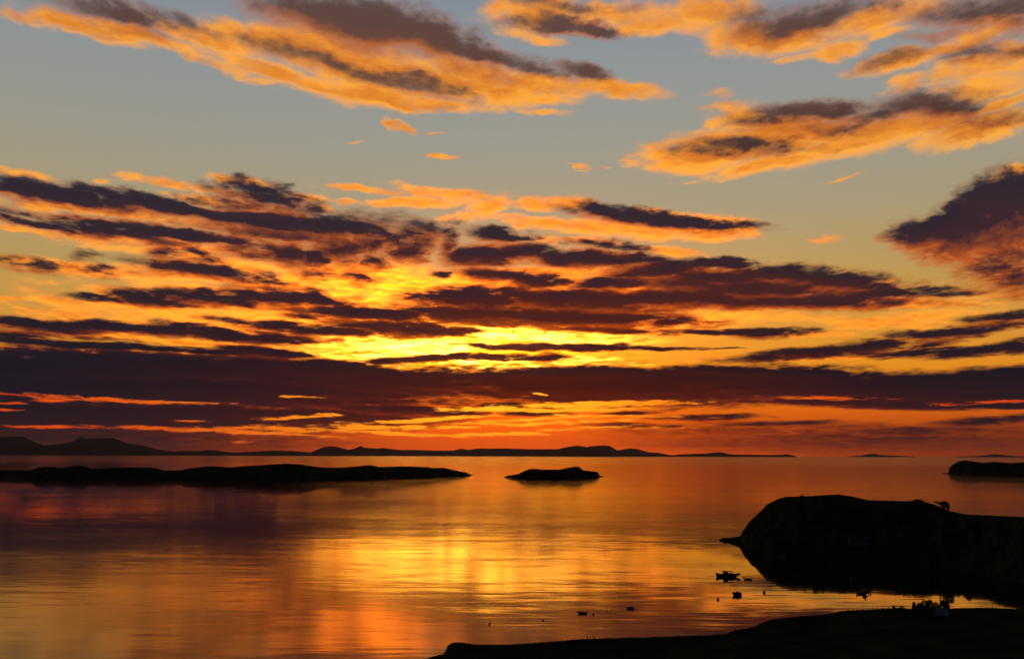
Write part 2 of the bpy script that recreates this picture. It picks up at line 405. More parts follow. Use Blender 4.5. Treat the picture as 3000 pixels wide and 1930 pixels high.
# their thin, sunlit margins and undersides
darkB = g.mix(side, vr([(0, (90, 30, 12)), (1.9, (36, 24, 34)), (2.6, (38, 26, 36)), (3.4, (140, 56, 24)), (4.5, (196, 84, 26)), (6, (190, 92, 42)), (9, (190, 100, 38)), (13.6, (176, 100, 52))]),
              vr([(0, (170, 54, 8)), (1.9, (118, 36, 12)), (2.6, (120, 38, 12)), (3.4, (176, 62, 16)), (4.5, (205, 86, 22)), (6, (196, 92, 38)), (9, (198, 104, 38)), (13.6, (178, 98, 50))]))
darkB = addc(darkB, g1, (0.7, 0.18, 0.0))
slit = g.mix(g2, (*lin((226, 66, 14)), 1), (*lin((255, 140, 14)), 1))
slit = addc(slit, g3, (1.4, 0.65, 0.02))

BL, BD, BS = blobs(LIT, 1.15), blobs(DARK, 1.32), blobs(GAPS, 1.3)
fray = g.m('MULTIPLY_ADD', g.noise(g.v('ADD', Q, (17.0, 5.0, 0)), 0.7, 2, 0.5), 1.8, 0.15)      # smooth here, frayed there
fvar = g.m('MULTIPLY', g.m('MULTIPLY', nf, fray), g.m('MULTIPLY_ADD', g.step(VV, 7.0, 10.0), -0.3, 0.8))
calmlow = g.m('MULTIPLY_ADD', g.step(VV, 0.4, 1.7), 0.7, 0.3)       # the veils at the horizon are smooth
fray = g.m('MULTIPLY', fray, g.m('MULTIPLY', calmlow, g.m('MULTIPLY_ADD', g.step(VV, 7.5, 11.0), -0.22, 1.0)))
oL = g.m('MULTIPLY_ADD', g.m('MULTIPLY', n1, fray), 2.1, fvar)
oD = g.m('ADD', g.m('MULTIPLY_ADD', g.m('MULTIPLY', n1, fray), -2.1, fvar), g.m('MULTIPLY', nb, -0.5))
soft = g.m('MULTIPLY_ADD', g.step(VV, 5.0, 10.0), -0.32, 1.0)      # the high clouds have gentler edges
veil = g.m('MULTIPLY', g.step(g.noise(g.v('MULTIPLY', Q, (0.9, 1.5, 1.0)), 1.0, 7, 0.62, dist=0.6), .47, .74), 0.38)
streak = g.m('SUBTRACT', g.noise(g.xyz(g.m('MULTIPLY', u1, 0.45), g.m('MULTIPLY', v1, 9.0), 1.0), 1.0, 4, 0.6), 0.5)
low = g.m('SUBTRACT', 1.0, g.step(VV, 2.6, 4.6))
oS = g.m('ADD', g.m('MULTIPLY_ADD', n1, 1.6, g.m('MULTIPLY', nf, 0.8)), g.m('MULTIPLY_ADD', ns, 4.2, -2.2))
shadeL = g.m('ADD', g.m('MULTIPLY_ADD', g.m('MULTIPLY', relief, g.m('MULTIPLY', soft, soft)), -1.1, g.m('MULTIPLY', nb, 0.8)), g.m('MULTIPLY', g.m('SUBTRACT', 0.5, ns2), g.m('MULTIPLY_ADD', low, 0.5, 0.12)))
shadeD = g.m('ADD', g.m('MULTIPLY_ADD', relief, 0.45, g.m('MULTIPLY', nf, 0.3)), g.m('MULTIPLY', g.m('MULTIPLY', streak, low), 1.1))


SHARED = [('P1', P1), ('P2', P2), ('P1s', P1s), ('P2s', P2s), ('veil', veil), ('litV', litV), ('darkC', darkC), ('soft', soft), ('clear', clear), ('litA', litA), ('litB', litB), ('darkA', darkA), ('darkB', darkB), ('slit', slit),
          ('oL', oL), ('oD', oD), ('oS', oS), ('shadeL', shadeL), ('shadeD', shadeD)]


def tile(box):
    """one sector of the cloud sky as a node group"""
    nt = bpy.data.node_groups.new('sky_sector', 'ShaderNodeTree')
    for nm, so in SHARED:
        nt.interface.new_socket(nm, in_out='INPUT', socket_type={'VALUE': 'NodeSocketFloat', 'VECTOR': 'NodeSocketVector'}.get(so.type, 'NodeSocketColor'))
    nt.interface.new_socket('sky', in_out='OUTPUT', socket_type='NodeSocketShader')
    q = G(nt)
    gi = nt.nodes.new('NodeGroupInput').outputs
    I = {nm: gi[i] for i, (nm, so) in enumerate(SHARED)}
    c = I['clear']
    fl = field(q, I, BL, -1.5, box)
    if not isinstance(fl, float):
        gl = q.m('SUBTRACT', field(q, I, BL, -1.5, box, 's'), fl)            # > 0 on the undersides, where the low sun reaches
        tl = q.m('ADD', I['oL'], fl)
        c = q.mix(q.m('MULTIPLY', I['veil'], q.step(fl, -1.1, 0.2)), c, I['litV'])
        gl = q.m('MAXIMUM', q.m('MINIMUM', gl, 0.6), -0.28)
        f = q.m('MULTIPLY_ADD', gl, -0.9, q.m('MULTIPLY_ADD', q.step(tl, 0.5, 1.8), 0.6, I['shadeL']), clamp=True)
        cl = q.mix(f, I['litA'], I['litB'])
        c = q.mix(q.step(tl, -0.3, 0.95), c, cl)
    fd = field(q, I, BD, -1.5, box)
    if not isinstance(fd, float):
        gd = q.m('SUBTRACT', field(q, I, BD, -1.5, box, 's'), fd)
        gd = q.m('MAXIMUM', q.m('MINIMUM', gd, 0.7), -0.6)
        td = q.m('MULTIPLY', q.m('ADD', I['oD'], fd), I['soft'])
        body = q.m('MULTIPLY_ADD', gd, -1.0, q.m('SUBTRACT', q.step(td, 0.0, 1.1), I['shadeD']), clamp=True)
        cd = q.mix(body, I['darkB'], q.mix(q.m('MULTIPLY_ADD', gd, -1.2, -0.1, clamp=True), I['darkA'], I['darkC']))
        c = q.mix(q.step(td, -0.35, 0.8), c, cd)
    fs = field(q, I, BS, -1.5, box)
    if not isinstance(fs, float):
        c = q.mix(q.step(q.m('ADD', I['oS'], fs), -0.25, 0.9), c, I['slit'])
    b = nt.nodes.new('ShaderNodeBackground')
    nt.links.new(c, b.inputs[0])
    go = nt.nodes.new('NodeGroupOutput')
    nt.links.new(b.outputs[0], go.inputs[0])
    k = wt.nodes.new('ShaderNodeGroup')
    k.node_tree = nt
    for i, (nm, so) in enumerate(SHARED):
        wt.links.new(so, k.inputs[i])
    return k.outputs[0]


def mixsh(f, a, b):
    k = wt.nodes.new('ShaderNodeMixShader')
    wt.links.new(f, k.inputs[0]); wt.links.new(a, k.inputs[1]); wt.links.new(b, k.inputs[2])
    return k.outputs[0]


def split(us, vs, ub, vb):
    """binary tree of sky sectors so that each ray works only through the clouds near it"""
    if len(vs):
        i = len(vs) // 2
        return mixsh(g.m('GREATER_THAN', VV, vs[i]), split(us, vs[:i], ub, (vb[0], vs[i])), split(us, vs[i + 1:], ub, (vs[i], vb[1])))
    if len(us):
        i = len(us) // 2
        return mixsh(g.m('GREATER_THAN', U, us[i]), split(us[:i], vs, (ub[0], us[i]), vb), split(us[i + 1:], vs, (us[i], ub[1]), vb))
    return tile((*ub, *vb))


clouds = split([-8.5, -2.5, 3.5, 9.0], [1.6, 2.9, 4.4, 6.0, 8.2, 10.6], (-99, 99), (-99, 99))

# the rest of the sky dome: a dim dusk sky behind and overhead
sky = wt.nodes.new('ShaderNodeTexSky')
sky.sky_type = 'NISHITA'
sky.sun_disc = False
sky.sun_elevation = sel
sky.sun_rotation = saz
bgN = wt.nodes.new('ShaderNodeBackground')
bgN.inputs[1].default_value = 0.02
wt.links.new(sky.outputs[0], bgN.inputs[0])
over = g.m('MAXIMUM', g.step(VV, 13.5, 20.0), g.step(g.m('ABSOLUTE', U), 22.0, 45.0))
wo = wt.nodes.new('ShaderNodeOutputWorld')
wt.links.new(mixsh(over, clouds, bgN.outputs[0]), wo.inputs[0])
world.cycles.sampling_method = 'MANUAL'
world.cycles.sample_map_resolution = 1024

# ------------------------------------------------------------------ sun
sun = bpy.data.lights.new('sun', 'SUN')
sun.energy = 0.0006
sun.angle = R(12.0)
sun.color = (1.0, 0.62, 0.3)
suno = bpy.data.objects.new('sun', sun)
COL.objects.link(suno)
sdir = ray(*SUN_PX)
suno.rotation_euler = sdir.to_track_quat('Z', 'Y').to_euler()

# ------------------------------------------------------------------ materials


def material(name, base, rough=0.9, spec=0.2, vary=0.35, scale=0.6, metal=0.0, bump=0.0):
    mt = bpy.data.materials.new(name)
    mt.use_nodes = True
    nt = mt.node_tree
    q = G(nt)
    bs = nt.nodes['Principled BSDF']
    t = nt.nodes.new('ShaderNodeTexCoord')
    n = q.noise(t.outputs['Object'], scale, 6, 0.6)
    a = tuple(b * (1 - vary) for b in base) + (1,)
    b_ = tuple(b * (1 + vary) for b in base) + (1,)
    nt.links.new(q.mix(q.step(n, .3, .7), a, b_), bs.inputs['Base Color'])
    bs.inputs['Roughness'].default_value = rough
    bs.inputs['Specular IOR Level'].default_value = spec
    bs.inputs['Metallic'].default_value = metal
    if bump:
        bp = nt.nodes.new('ShaderNodeBump')
        bp.inputs['Distance'].default_value = bump
        nt.links.new(n, bp.inputs['Height'])
        nt.links.new(bp.outputs[0], bs.inputs['Normal'])
    return mt


M_LAND = material('heather_and_grass', (0.030, 0.034, 0.016), 1.0, 0.0, .45, .08)
M_ROCK = material('dark_rock_and_turf', (0.035, 0.035, 0.026), 1.0, 0.0, .45, .03)
M_HILL = material('moorland_hill', (0.045, 0.045, 0.04), 1.0, 0.0, .3, .0006)
M_GRASS = material('grass_blade', (0.045, 0.052, 0.018), 1.0, 0.0, .4, 3.0)
M_LEAF = material('foliage', (0.040, 0.052, 0.020), 0.9, 0.1, .4, 1.5)
M_BARK = material('bark', (0.06, 0.045, 0.035), 1.0, 0.0, .3, 4.0)
M_WOOD = material('weathered_wood', (0.10, 0.085, 0.07), 0.95, 0.05, .3, 8.0)
M_WIRE = material('galvanised_wire', (0.2, 0.2, 0.2), 0.5, 0.3, .1, 8.0, metal=0.8)
M_HULL = material('dark_hull_paint', (0.020, 0.024, 0.032), 0.55, 0.25, .2, 2.0)
M_CABIN = material('grey_cabin_paint', (0.045, 0.047, 0.050), 0.6, 0.2, .15, 2.0)
M_DECK = material('worn_deck', (0.06, 0.05, 0.04), 0.9, 0.1, .3, 5.0)
M_MOTOR = material('black_engine_cowl', (0.015, 0.015, 0.016), 0.5, 0.3, .2, 6.0)
M_GLASS = material('tinted_window_glass', (0.01, 0.011, 0.012), 0.12, 0.5, .1, 4.0)
M_BUOY = material('faded_buoy_plastic', (0.09, 0.03, 0.018), 0.6, 0.2, .3, 4.0)
M_STONE = material('dark_harled_stone', (0.07, 0.066, 0.06), 1.0, 0.05, .25, 3.0)
M_SLATE = material('wet_slate', (0.035, 0.036, 0.04), 0.85, 0.1, .3, 4.0)
M_TIN = material('pale_blue_grey_roof_sheet', (0.16, 0.16, 0.22), 0.8, 0.1, .15, 3.0)
M_WHITE = material('whitewashed_wall', (0.10, 0.10, 0.105), 0.95, 0.1, .1, 3.0)

# ------------------------------------------------------------------ mesh helpers


def link(name, verts, faces, mt, parent=None, smooth=True):
    me = bpy.data.meshes.new(name)
    me.from_pydata([tuple(v) for v in verts], [], faces)
    me.materials.append(mt)
    if smooth:
        me.polygons.foreach_set('use_smooth', [True] * len(me.polygons))
    me.update()
    o = bpy.data.objects.new(name, me)
    COL.objects.link(o)
    if parent is not None:
        o.parent = parent
    return o


def from_bm(name, bm, mt, parent=None, smooth=False, bevel=0.0):
    if bevel:
        bmesh.ops.bevel(bm, geom=[e for e in bm.edges if e.is_manifold and e.calc_face_angle(0) > 0.5], offset=bevel, segments=2, affect='EDGES', clamp_overlap=True)
    bmesh.ops.recalc_face_normals(bm, faces=bm.faces)
    me = bpy.data.meshes.new(name)
    bm.to_mesh(me)
    bm.free()
    me.materials.append(mt)
    if smooth:
        me.polygons.foreach_set('use_smooth', [True] * len(me.polygons))
    o = bpy.data.objects.new(name, me)
    COL.objects.link(o)
    if parent is not None:
        o.parent = parent
    return o


def add_box(bm, c, s, top=(1, 1), shift=(0, 0)):
    """box centred in x and y on c with its base at c.z; the top may be scaled and shifted"""
    x, y, z = c
    a, b, h = s[0] / 2, s[1] / 2, s[2]
    lo = [bm.verts.new((x + sx * a, y + sy * b, z)) for sx, sy in ((-1, -1), (1, -1), (1, 1), (-1, 1))]
    hi = [bm.verts.new((x + shift[0] + sx * a * top[0], y + shift[1] + sy * b * top[1], z + h)) for sx, sy in ((-1, -1), (1, -1), (1, 1), (-1, 1))]
    bm.faces.new(lo[::-1]); bm.faces.new(hi)
    for i in range(4):
        j = (i + 1) % 4
        bm.faces.new((lo[i], lo[j], hi[j], hi[i]))


def add_tube(bm, pts, rad, n=6):
    """tube along pts; rad is a number or one radius per point"""
    pts = [Vector(p) for p in pts]
    rad = [rad] * len(pts) if not hasattr(rad, '__len__') else rad
    rings = []
    for i, p in enumerate(pts):
        d = (pts[min(i + 1, len(pts) - 1)] - pts[max(i - 1, 0)]).normalized()
        a = d.cross(Vector((0, 0, 1)) if abs(d.z) < .9 else Vector((1, 0, 0))).normalized()
        b = d.cross(a)
        rings.append([bm.verts.new(p + (a * math.cos(2 * math.pi * k / n) + b * math.sin(2 * math.pi * k / n)) * rad[i]) for k in range(n)])
    for r0, r1 in zip(rings, rings[1:]):
        for k in range(n):
            bm.faces.new((r0[k], r0[(k + 1) % n], r1[(k + 1) % n], r1[k]))
    bm.faces.new(rings[0][::-1]); bm.faces.new(rings[-1])


def tag(o, label, cat, group=None):
    o['label'] = label
    o['category'] = cat
    if group:
        o['group'] = group
    return o


def thing(name, label, cat, loc, rz=0.0, group=None):
    o = bpy.data.objects.new(name, None)
    o.empty_display_size = 0.5
    COL.objects.link(o)
    o.location = loc
    o.rotation_euler = (0, 0, rz)
    return tag(o, label, cat, group)


def structure(o):
    o['kind'] = 'structure'
    return o


def interp(x, pts):
    return float(np.interp(x, [p[0] for p in pts], [p[1] for p in pts]))


def sea(px, py):
    """the point of the sea surface seen in that direction"""
    d = ray(px, py)
    return EYE + d * (-H / d.z)


def spot(px, py, dist):
    """the point seen in that direction at that distance along the ground"""
    d = ray(px, py)
    return EYE + d * (dist / math.hypot(d.x, d.y))


def fbm(x, y, z=0.0, o=5):
    return mnoise.fractal(Vector((x, y, z)), 0.9, 2.1, o)


# ------------------------------------------------------------------ sea
def make_sea():
    verts = [(0, 0, 0)]
    rr = [60, 150, 280, 420, 650, 1000, 1700, 3000, 6000, 12000, 24000, 48000, 90000]
    n = 72
    for r in rr:
        for k in range(n):
            verts.append((r * math.cos(2 * math.pi * k / n), r * math.sin(2 * math.pi * k / n), 0))
    faces = [(0, 1 + k, 1 + (k + 1) % n) for k in range(n)]
    for i in range(len(rr) - 1):
        a, b = 1 + i * n, 1 + (i + 1) * n
        for k in range(n):
            faces.append((a + k, b + k, b + (k + 1) % n, a + (k + 1) % n))
    mt = bpy.data.materials.new('sea_water')
    mt.use_nodes = True
    nt = mt.node_tree
    q = G(nt)
    bs = nt.nodes['Principled BSDF']
    bs.inputs['Base Color'].default_value = (0.004, 0.006, 0.008, 1)
    bs.inputs['IOR'].default_value = 1.45
    P = nt.nodes.new('ShaderNodeTexCoord').outputs['Object']

    def layer(lx, ly, detail, seed):
        n_ = q.noise(q.v('MULTIPLY_ADD', P, (1 / lx, 1 / ly, 0.0), (seed, seed * .7, seed)), 1.0, detail, 0.55, col=True)
        return q.v('SUBTRACT', n_, (0.5, 0.5, 0.5))

    long_ = layer(110, 24.0, 2, 5.3)
    swell = layer(60, 9.0, 2, 3.1)
    chop = layer(22, 3.4, 2, 7.7)
    fine = layer(2.4, 1.1, 2, 1.3)
    cats = q.noise(q.v('MULTIPLY', P, (1 / 420., 1 / 150., 0)), 1.0, 4, 0.6)         # cat's paws: ruffled and calm patches
    calm = q.noise(q.v('MULTIPLY', P, (1 / 2600., 1 / 900., 0)), 1.0, 3, 0.6)
    X, Y, _ = q.sep(P)
    lee = q.m('MULTIPLY', q.step(q.m('MULTIPLY_ADD', Y, -0.03, X), 15.0, 100.0), q.m('SUBTRACT', 1.0, q.step(Y, 640.0, 800.0)))                       # sheltered water under the headland
    off = q.m('SUBTRACT', q.step(Y, 700.0, 1700.0), q.m('MULTIPLY', q.step(Y, 4500.0, 9000.0), 4.0))                                                     # smooth water out by the islands
    west = q.m('MULTIPLY', q.step(q.m('DIVIDE', q.m('MULTIPLY', X, -1.0), q.m('MAXIMUM', Y, 1.0)), 0.12, 0.28), q.step(Y, 520.0, 900.0))   # still water in the west of the bay
    rgh = q.m('MULTIPLY_ADD', q.step(cats, .35, .7), .03, .085)
    nt.links.new(q.m('MAXIMUM', 0.02, q.m('MULTIPLY', rgh, q.m('ADD', 1.0, q.m('ADD', q.m('MULTIPLY', lee, -0.68), q.m('MULTIPLY_ADD', west, -0.42, q.m('MULTIPLY', off, -0.08)))))), bs.inputs['Roughness'])
    amp = q.m('MULTIPLY_ADD', q.step(cats, .42, .68), 1.0, 0.5)
    amp = q.m('MULTIPLY', amp, q.m('MULTIPLY_ADD', q.step(calm, .35, .65), 0.8, 0.6))
    amp = q.m('MULTIPLY', amp, q.m('MAXIMUM', q.m('ADD', 1.0, q.m('ADD', q.m('MULTIPLY', lee, -0.75), q.m('MULTIPLY', off, -0.5))), 0.2))

    close = q.m('MULTIPLY_ADD', q.step(Y, 330.0, 700.0), -0.9, 1.9)                     # ripples stand out near the shore

    def sc(v, f):
        return q.v('MULTIPLY', v, f)

    s_ = q.v('ADD', q.v('MULTIPLY', q.v('ADD', sc(swell, (0.006, 0.030, 0)), sc(chop, (0.006, 0.044, 0))), q.xyz(close, close, close)), q.v('ADD', sc(fine, (0.006, 0.012, 0)), sc(long_, (0.006, 0.020, 0))))
    s_ = q.v('MULTIPLY', s_, q.xyz(amp, amp, amp))
    nrm = q.v('NORMALIZE', q.v('ADD', s_, (0, 0, 1)))
    nt.links.new(nrm, bs.inputs['Normal'])
    return structure(link('sea', verts, faces, mt, smooth=False))


make_sea()


# ------------------------------------------------------------------ land strips
def strip(name, top, near, ridge, mt, back, step=3.0, rough=0.4, rows=14, power=0.8, seed=0.0, sub=-3.0, edge=0.0):
    """terrain whose skyline is `top` (x, y pairs), whose near shore is `near` (x, y on the sea)
    and whose ridge lies at the distance ridge(x) metres; `back` is the depth behind the ridge"""
    x0, x1 = top[0][0], top[-1][0]
    n = int((x1 - x0) / step) + 1
    verts, faces = [], []
    nb = 6
    for i in range(n + 1):
        x = x0 + (x1 - x0) * i / n
        ty, ny = interp(x, top), interp(x, near)
        a = ray(x, ty)
        dh = Vector((a.x, a.y, 0)).normalized()
        sl = a.z / math.hypot(a.x, a.y)
        s = sea(x, ny)
        dn = math.hypot(s.x, s.y)
        dr = max(ridge(x), dn + 2)
        h = max(H + sl * dr, 0.0)
        h += edge * fbm(x * .13 + seed, seed * 3.3, 0, 4) * min(1, h / (4 * edge + .01))
        h = max(h, 0.05)
        verts.append(dh * (dn - 6 - h * .1) + Vector((0, 0, sub)))
        for j in range(rows + 1):
            f = j / rows
            d = dn + (dr - dn) * f
            z = h * (f ** power) * (1 - .0 * f)
            w = math.sin(math.pi * min(f * 1.02, 1)) * (1 if j < rows else 0)
            z += rough * h * w * fbm(x * .02 + seed, f * 3 + seed, 1.7, 4) * .5
            # stay under the line of sight to the ridge
            z = min(z, H + sl * d - .02 * (1 - f) * h)
            verts.append(dh * d + Vector((0, 0, max(z, .0 if j else -.3))))
        for j in range(1, nb + 1):
            f = j / nb
            z = h * (1 - f ** 1.6)
            # never above the skyline
            d = dr + back * f
            z = min(z, H + sl * d - .02 * h) if h > .3 else z
            if j == nb:
                z = sub
            verts.append(dh * d + Vector((0, 0, z)))
    m_ = rows + 2 + nb
    for i in range(n):
        for j in range(m_ - 1):
            a = i * m_ + j
            faces.append((a, a + m_, a + m_ + 1, a + 1))
    o = link(name, verts, faces, mt)
    return structure(o)


def oblique(x):
    return math.hypot(1.0, (x - CX) / F)


def hz(x):                      # image line of the sea horizon
    return CY + F * math.tan(PITCH) + (x - CX) * math.tan(ROLL)


# far hills on the other side of the strait
MOUNT = [(-400, 1322), (-300, 1300), (-200, 1288), (-90, 1284), (0, 1280), (30, 1279), (67, 1278), (75, 1281), (100, 1294), (129, 1304), (159, 1301), (192, 1298), (213, 1292), (226, 1282.6), (242, 1280),
         (251, 1285), (284, 1283), (334, 1282.6), (355, 1290), (376, 1299), (418, 1304), (443, 1310), (468, 1317), (501, 1321), (560, 1320), (585, 1320),
         (601, 1318), (626, 1317), (652, 1322), (685, 1325), (752, 1322), (794, 1319), (856, 1320), (911, 1325), (950, 1329), (990, 1333)]
RIDGE = [(880, 1331.5), (912, 1324), (933, 1315), (950, 1308.5), (971, 1306), (992, 1309), (1021, 1317), (1042, 1312), (1057, 1305), (1067, 1310.6), (1109, 1313.5), (1121, 1311),
         (1138, 1313.5), (1176, 1317.7), (1201, 1317), (1276, 1319), (1330, 1319), (1349, 1313.5), (1372, 1317), (1401, 1312.7), (1435, 1313.5), (1485, 1312.7),
         (1547, 1315), (1635, 1315), (1673, 1310.6), (1719, 1309), (1735, 1306), (1769, 1303.5), (1785, 1305.5), (1810, 1319), (1831, 1325), (1861, 1328.5),
         (1900, 1330), (1957, 1332), (1975, 1334)]
BACK1 = [(1590, 1332), (1639, 1313.5), (1665, 1308), (1689, 1304.7), (1710, 1307), (1740, 1314), (1790, 1320), (1819, 1317), (1844, 1312.7), (1865, 1314), (1901, 1324), (1925, 1325), (1957, 1331), (1990, 1334)]
LOW1 = [(1960, 1334), (1995, 1330), (2030, 1328.5), (2064, 1328), (2089, 1325), (2114, 1324), (2139, 1330), (2175, 1331), (2252, 1332), (2280, 1331.5), (2308, 1330.4), (2333, 1335.6)]
LOW2 = [(2480, 1336), (2521, 1334), (2545, 1329.5), (2559, 1328), (2575, 1331), (2590, 1332.5), (2640, 1334.5), (2680, 1336.5)]
LOW3 = [(2800, 1337), (2866, 1335), (2895, 1331), (2916, 1329.5), (2940, 1332), (2966, 1335), (3060, 1337.4)]


def hillrange(name, top, dist, depth, seed):
    near = [(x, hz(x) + F * H / dist) for x in (top[0][0], top[-1][0])]
    return strip(name, top, near, lambda x: dist + depth, M_HILL, depth * 1.5, step=2.0, rough=.5, rows=10, power=1.1, seed=seed, sub=-30, edge=10.0)


hillrange('far_mountains', MOUNT, 44000, 5000, 1.0)
hillrange('far_ridge', RIDGE, 47000, 3000, 2.0)
hillrange('distant_peaks', BACK1, 62000, 3000, 3.0)
hillrange('low_island_hills', LOW1, 58000, 2500, 4.0)
hillrange('faint_island_hill', LOW2, 76000, 2500, 5.0)
hillrange('faint_island_hill', LOW3, 80000, 2500, 6.0)

# islands in the bay
ISLE = [(-260, 1384), (-150, 1378), (0, 1376.5), (92, 1376), (113, 1368), (125, 1366), (159, 1366), (173, 1370), (200, 1366), (234, 1363), (251, 1365), (267, 1372), (355, 1368),
        (439, 1368), (459, 1371), (480, 1377), (535, 1376), (543, 1373), (585, 1367), (627, 1365), (668, 1368), (752, 1362), (835, 1357), (877, 1359),
        (940, 1368), (1000, 1369), (1059, 1364), (1084, 1361), (1109, 1367), (1176, 1365), (1251, 1367), (1263, 1370), (1301, 1369.5), (1334, 1377),
        (1364, 1383), (1384.5, 1391.5)]
ISLE_N = [(-260, 1398), (0, 1398), (250, 1400), (700, 1404), (900, 1406), (1100, 1404), (1250, 1399), (1330, 1395), (1384.5, 1392)]
strip('long_island', ISLE, ISLE_N, lambda x: oblique(x) * 175000 / (interp(x, ISLE_N) - hz(x)) + 170 * min(1, (1384.5 - x) / 90), M_ROCK, 200, step=2.0, rows=16, power=.75, seed=11, edge=1.4)
ISLET = [(1476, 1397), (1489, 1392), (1518, 1388), (1535, 1379), (1552, 1373), (1572, 1372), (1585, 1374.5), (1643, 1374.5), (1664, 1369), (1685, 1366),
         (1698, 1368), (1710, 1377), (1723, 1378), (1752, 1381.5), (1756, 1392), (1771, 1395.5)]
ISLET_N = [(1476, 1397.5), (1526, 1402), (1652, 1403), (1735, 1401), (1756, 1396), (1771, 1396)]
strip('small_island', ISLET, ISLET_N, lambda x: oblique(x) * 175000 / (interp(x, ISLET_N) - hz(x)) + 70 * min(1, (x - 1476) / 60, (1771 - x) / 20), M_ROCK, 120, step=1.5, rows=16, power=.6, seed=17, edge=1.4)
FARHEAD = [(2757, 1386), (2778, 1384), (2781, 1369.5), (2791, 1360), (2810, 1350), (2828, 1348), (2847, 1350), (2879, 1355), (2911, 1352), (2939, 1354),
           (2966, 1356), (2980, 1354), (3000, 1354), (3100, 1352), (3250, 1358), (3400, 1372)]
FARHEAD_N = [(2757, 1386.5), (2782, 1388), (2850, 1391), (3000, 1394), (3400, 1398)]
strip('far_headland', FARHEAD, FARHEAD_N, lambda x: oblique(x) * 175000 / (interp(x, FARHEAD_N) - hz(x)) + 130 * min(1, (x - 2757) / 60), M_ROCK, 220, step=1.5, rows=14, power=.7, seed=23, edge=1.2)

HEAD = [(2107, 1582), (2112, 1578), (2120, 1573.5), (2128, 1575), (2140, 1573), (2155, 1571.5), (2166, 1570), (2171, 1566), (2178, 1551), (2186, 1541), (2195, 1528), (2212, 1512), (2226, 1498), (2249, 1476), (2264, 1468), (2280, 1460),
        (2307, 1453), (2330, 1454), (2349, 1453), (2387, 1451), (2434, 1448), (2457, 1447), (2495, 1453), (2541, 1464), (2618, 1466), (2656, 1467),
        (2687, 1465), (2705, 1468.5), (2726, 1473), (2755, 1484), (2783, 1496), (2826, 1505), (2906, 1509), (3000, 1513), (3150, 1520), (3400, 1530)]
HEAD_N = [(2107, 1583), (2140, 1584), (2166, 1588), (2182, 1600), (2210, 1618), (2250, 1631), (2300, 1640), (2500, 1652), (2700, 1662), (2900, 1690), (3000, 1712), (3100, 1735), (3400, 1790)]
HEAD_R = [(2107, 706), (2200, 704), (2457, 700), (2618, 672), (2726, 660), (2906, 596), (3000, 566), (3400, 500)]
strip('headland', HEAD, HEAD_N, lambda x: interp(x, HEAD_R) * oblique(x), M_LAND, 110, step=2.0, rows=26, power=.62, rough=.35, seed=31, edge=.35)

# near shore and the hillside under the viewer
COAST = [(600, 2260), (900, 2100), (1100, 2000), (1200, 1950), (1242, 1930), (1272, 1920), (1300, 1915), (1306, 1903), (1311, 1890), (1325, 1881), (1344, 1880), (1371, 1884), (1390, 1887), (1417, 1887.5), (1501, 1887), (1576, 1882),
         (1639, 1876.5), (1701, 1871.5), (1827, 1867.5), (1931, 1864.5), (2015, 1862), (2086, 1859), (2131, 1855), (2152, 1846), (2200, 1838), (2256, 1815), (2300, 1808),
         (2350, 1804), (2426, 1799), (2457, 1790.5), (2484, 1787), (2618, 1781.5), (2680, 1783), (2780, 1782), (2868, 1779), (2968, 1782), (3000, 1782), (3200, 1788), (3600, 1800)]
COAST_D = [(600, 282), (1242, 292), (1500, 296), (2000, 310), (2200, 322), (2456, 345), (2680, 352), (3000, 352), (3600, 345)]
CAZ = []
for i in range(0, 1501):
    x = 600 + 2 * i
    r_ = ray(x, interp(x, COAST))
    d_ = interp(x, COAST_D)
    CAZ.append((math.atan2(r_.x, r_.y), H + r_.z / math.hypot(r_.x, r_.y) * d_, d_))
CA = np.array(CAZ)


def crest(a):
    z = float(np.interp(a, CA[:, 0], CA[:, 1]))
    d = float(np.interp(a, CA[:, 0], CA[:, 2]))
    return max(z, -4.0), d


def ground_z(a, d):
    zc, dc = crest(a)
    s = min(1.0, max(0.0, (math.cos(a) + .25) / .9))
    hill = 58.3 - .238 * d * s
    x = a * dc
    und = .35 * fbm(x * .02, d * .02, 5, 3) * min(1, max(0, (dc - d) / 20))
    base = zc + und - .12 * min(1, max(0, (dc - d) / 8))
    k = 3.0
    mx = max(hill, base)
    z = mx + math.log(math.exp((hill - mx) / k) + math.exp((base - mx) / k)) * k
    if d > dc - 30:
        z = base + (z - base) * max(0, (dc - d) / 30)
    return z


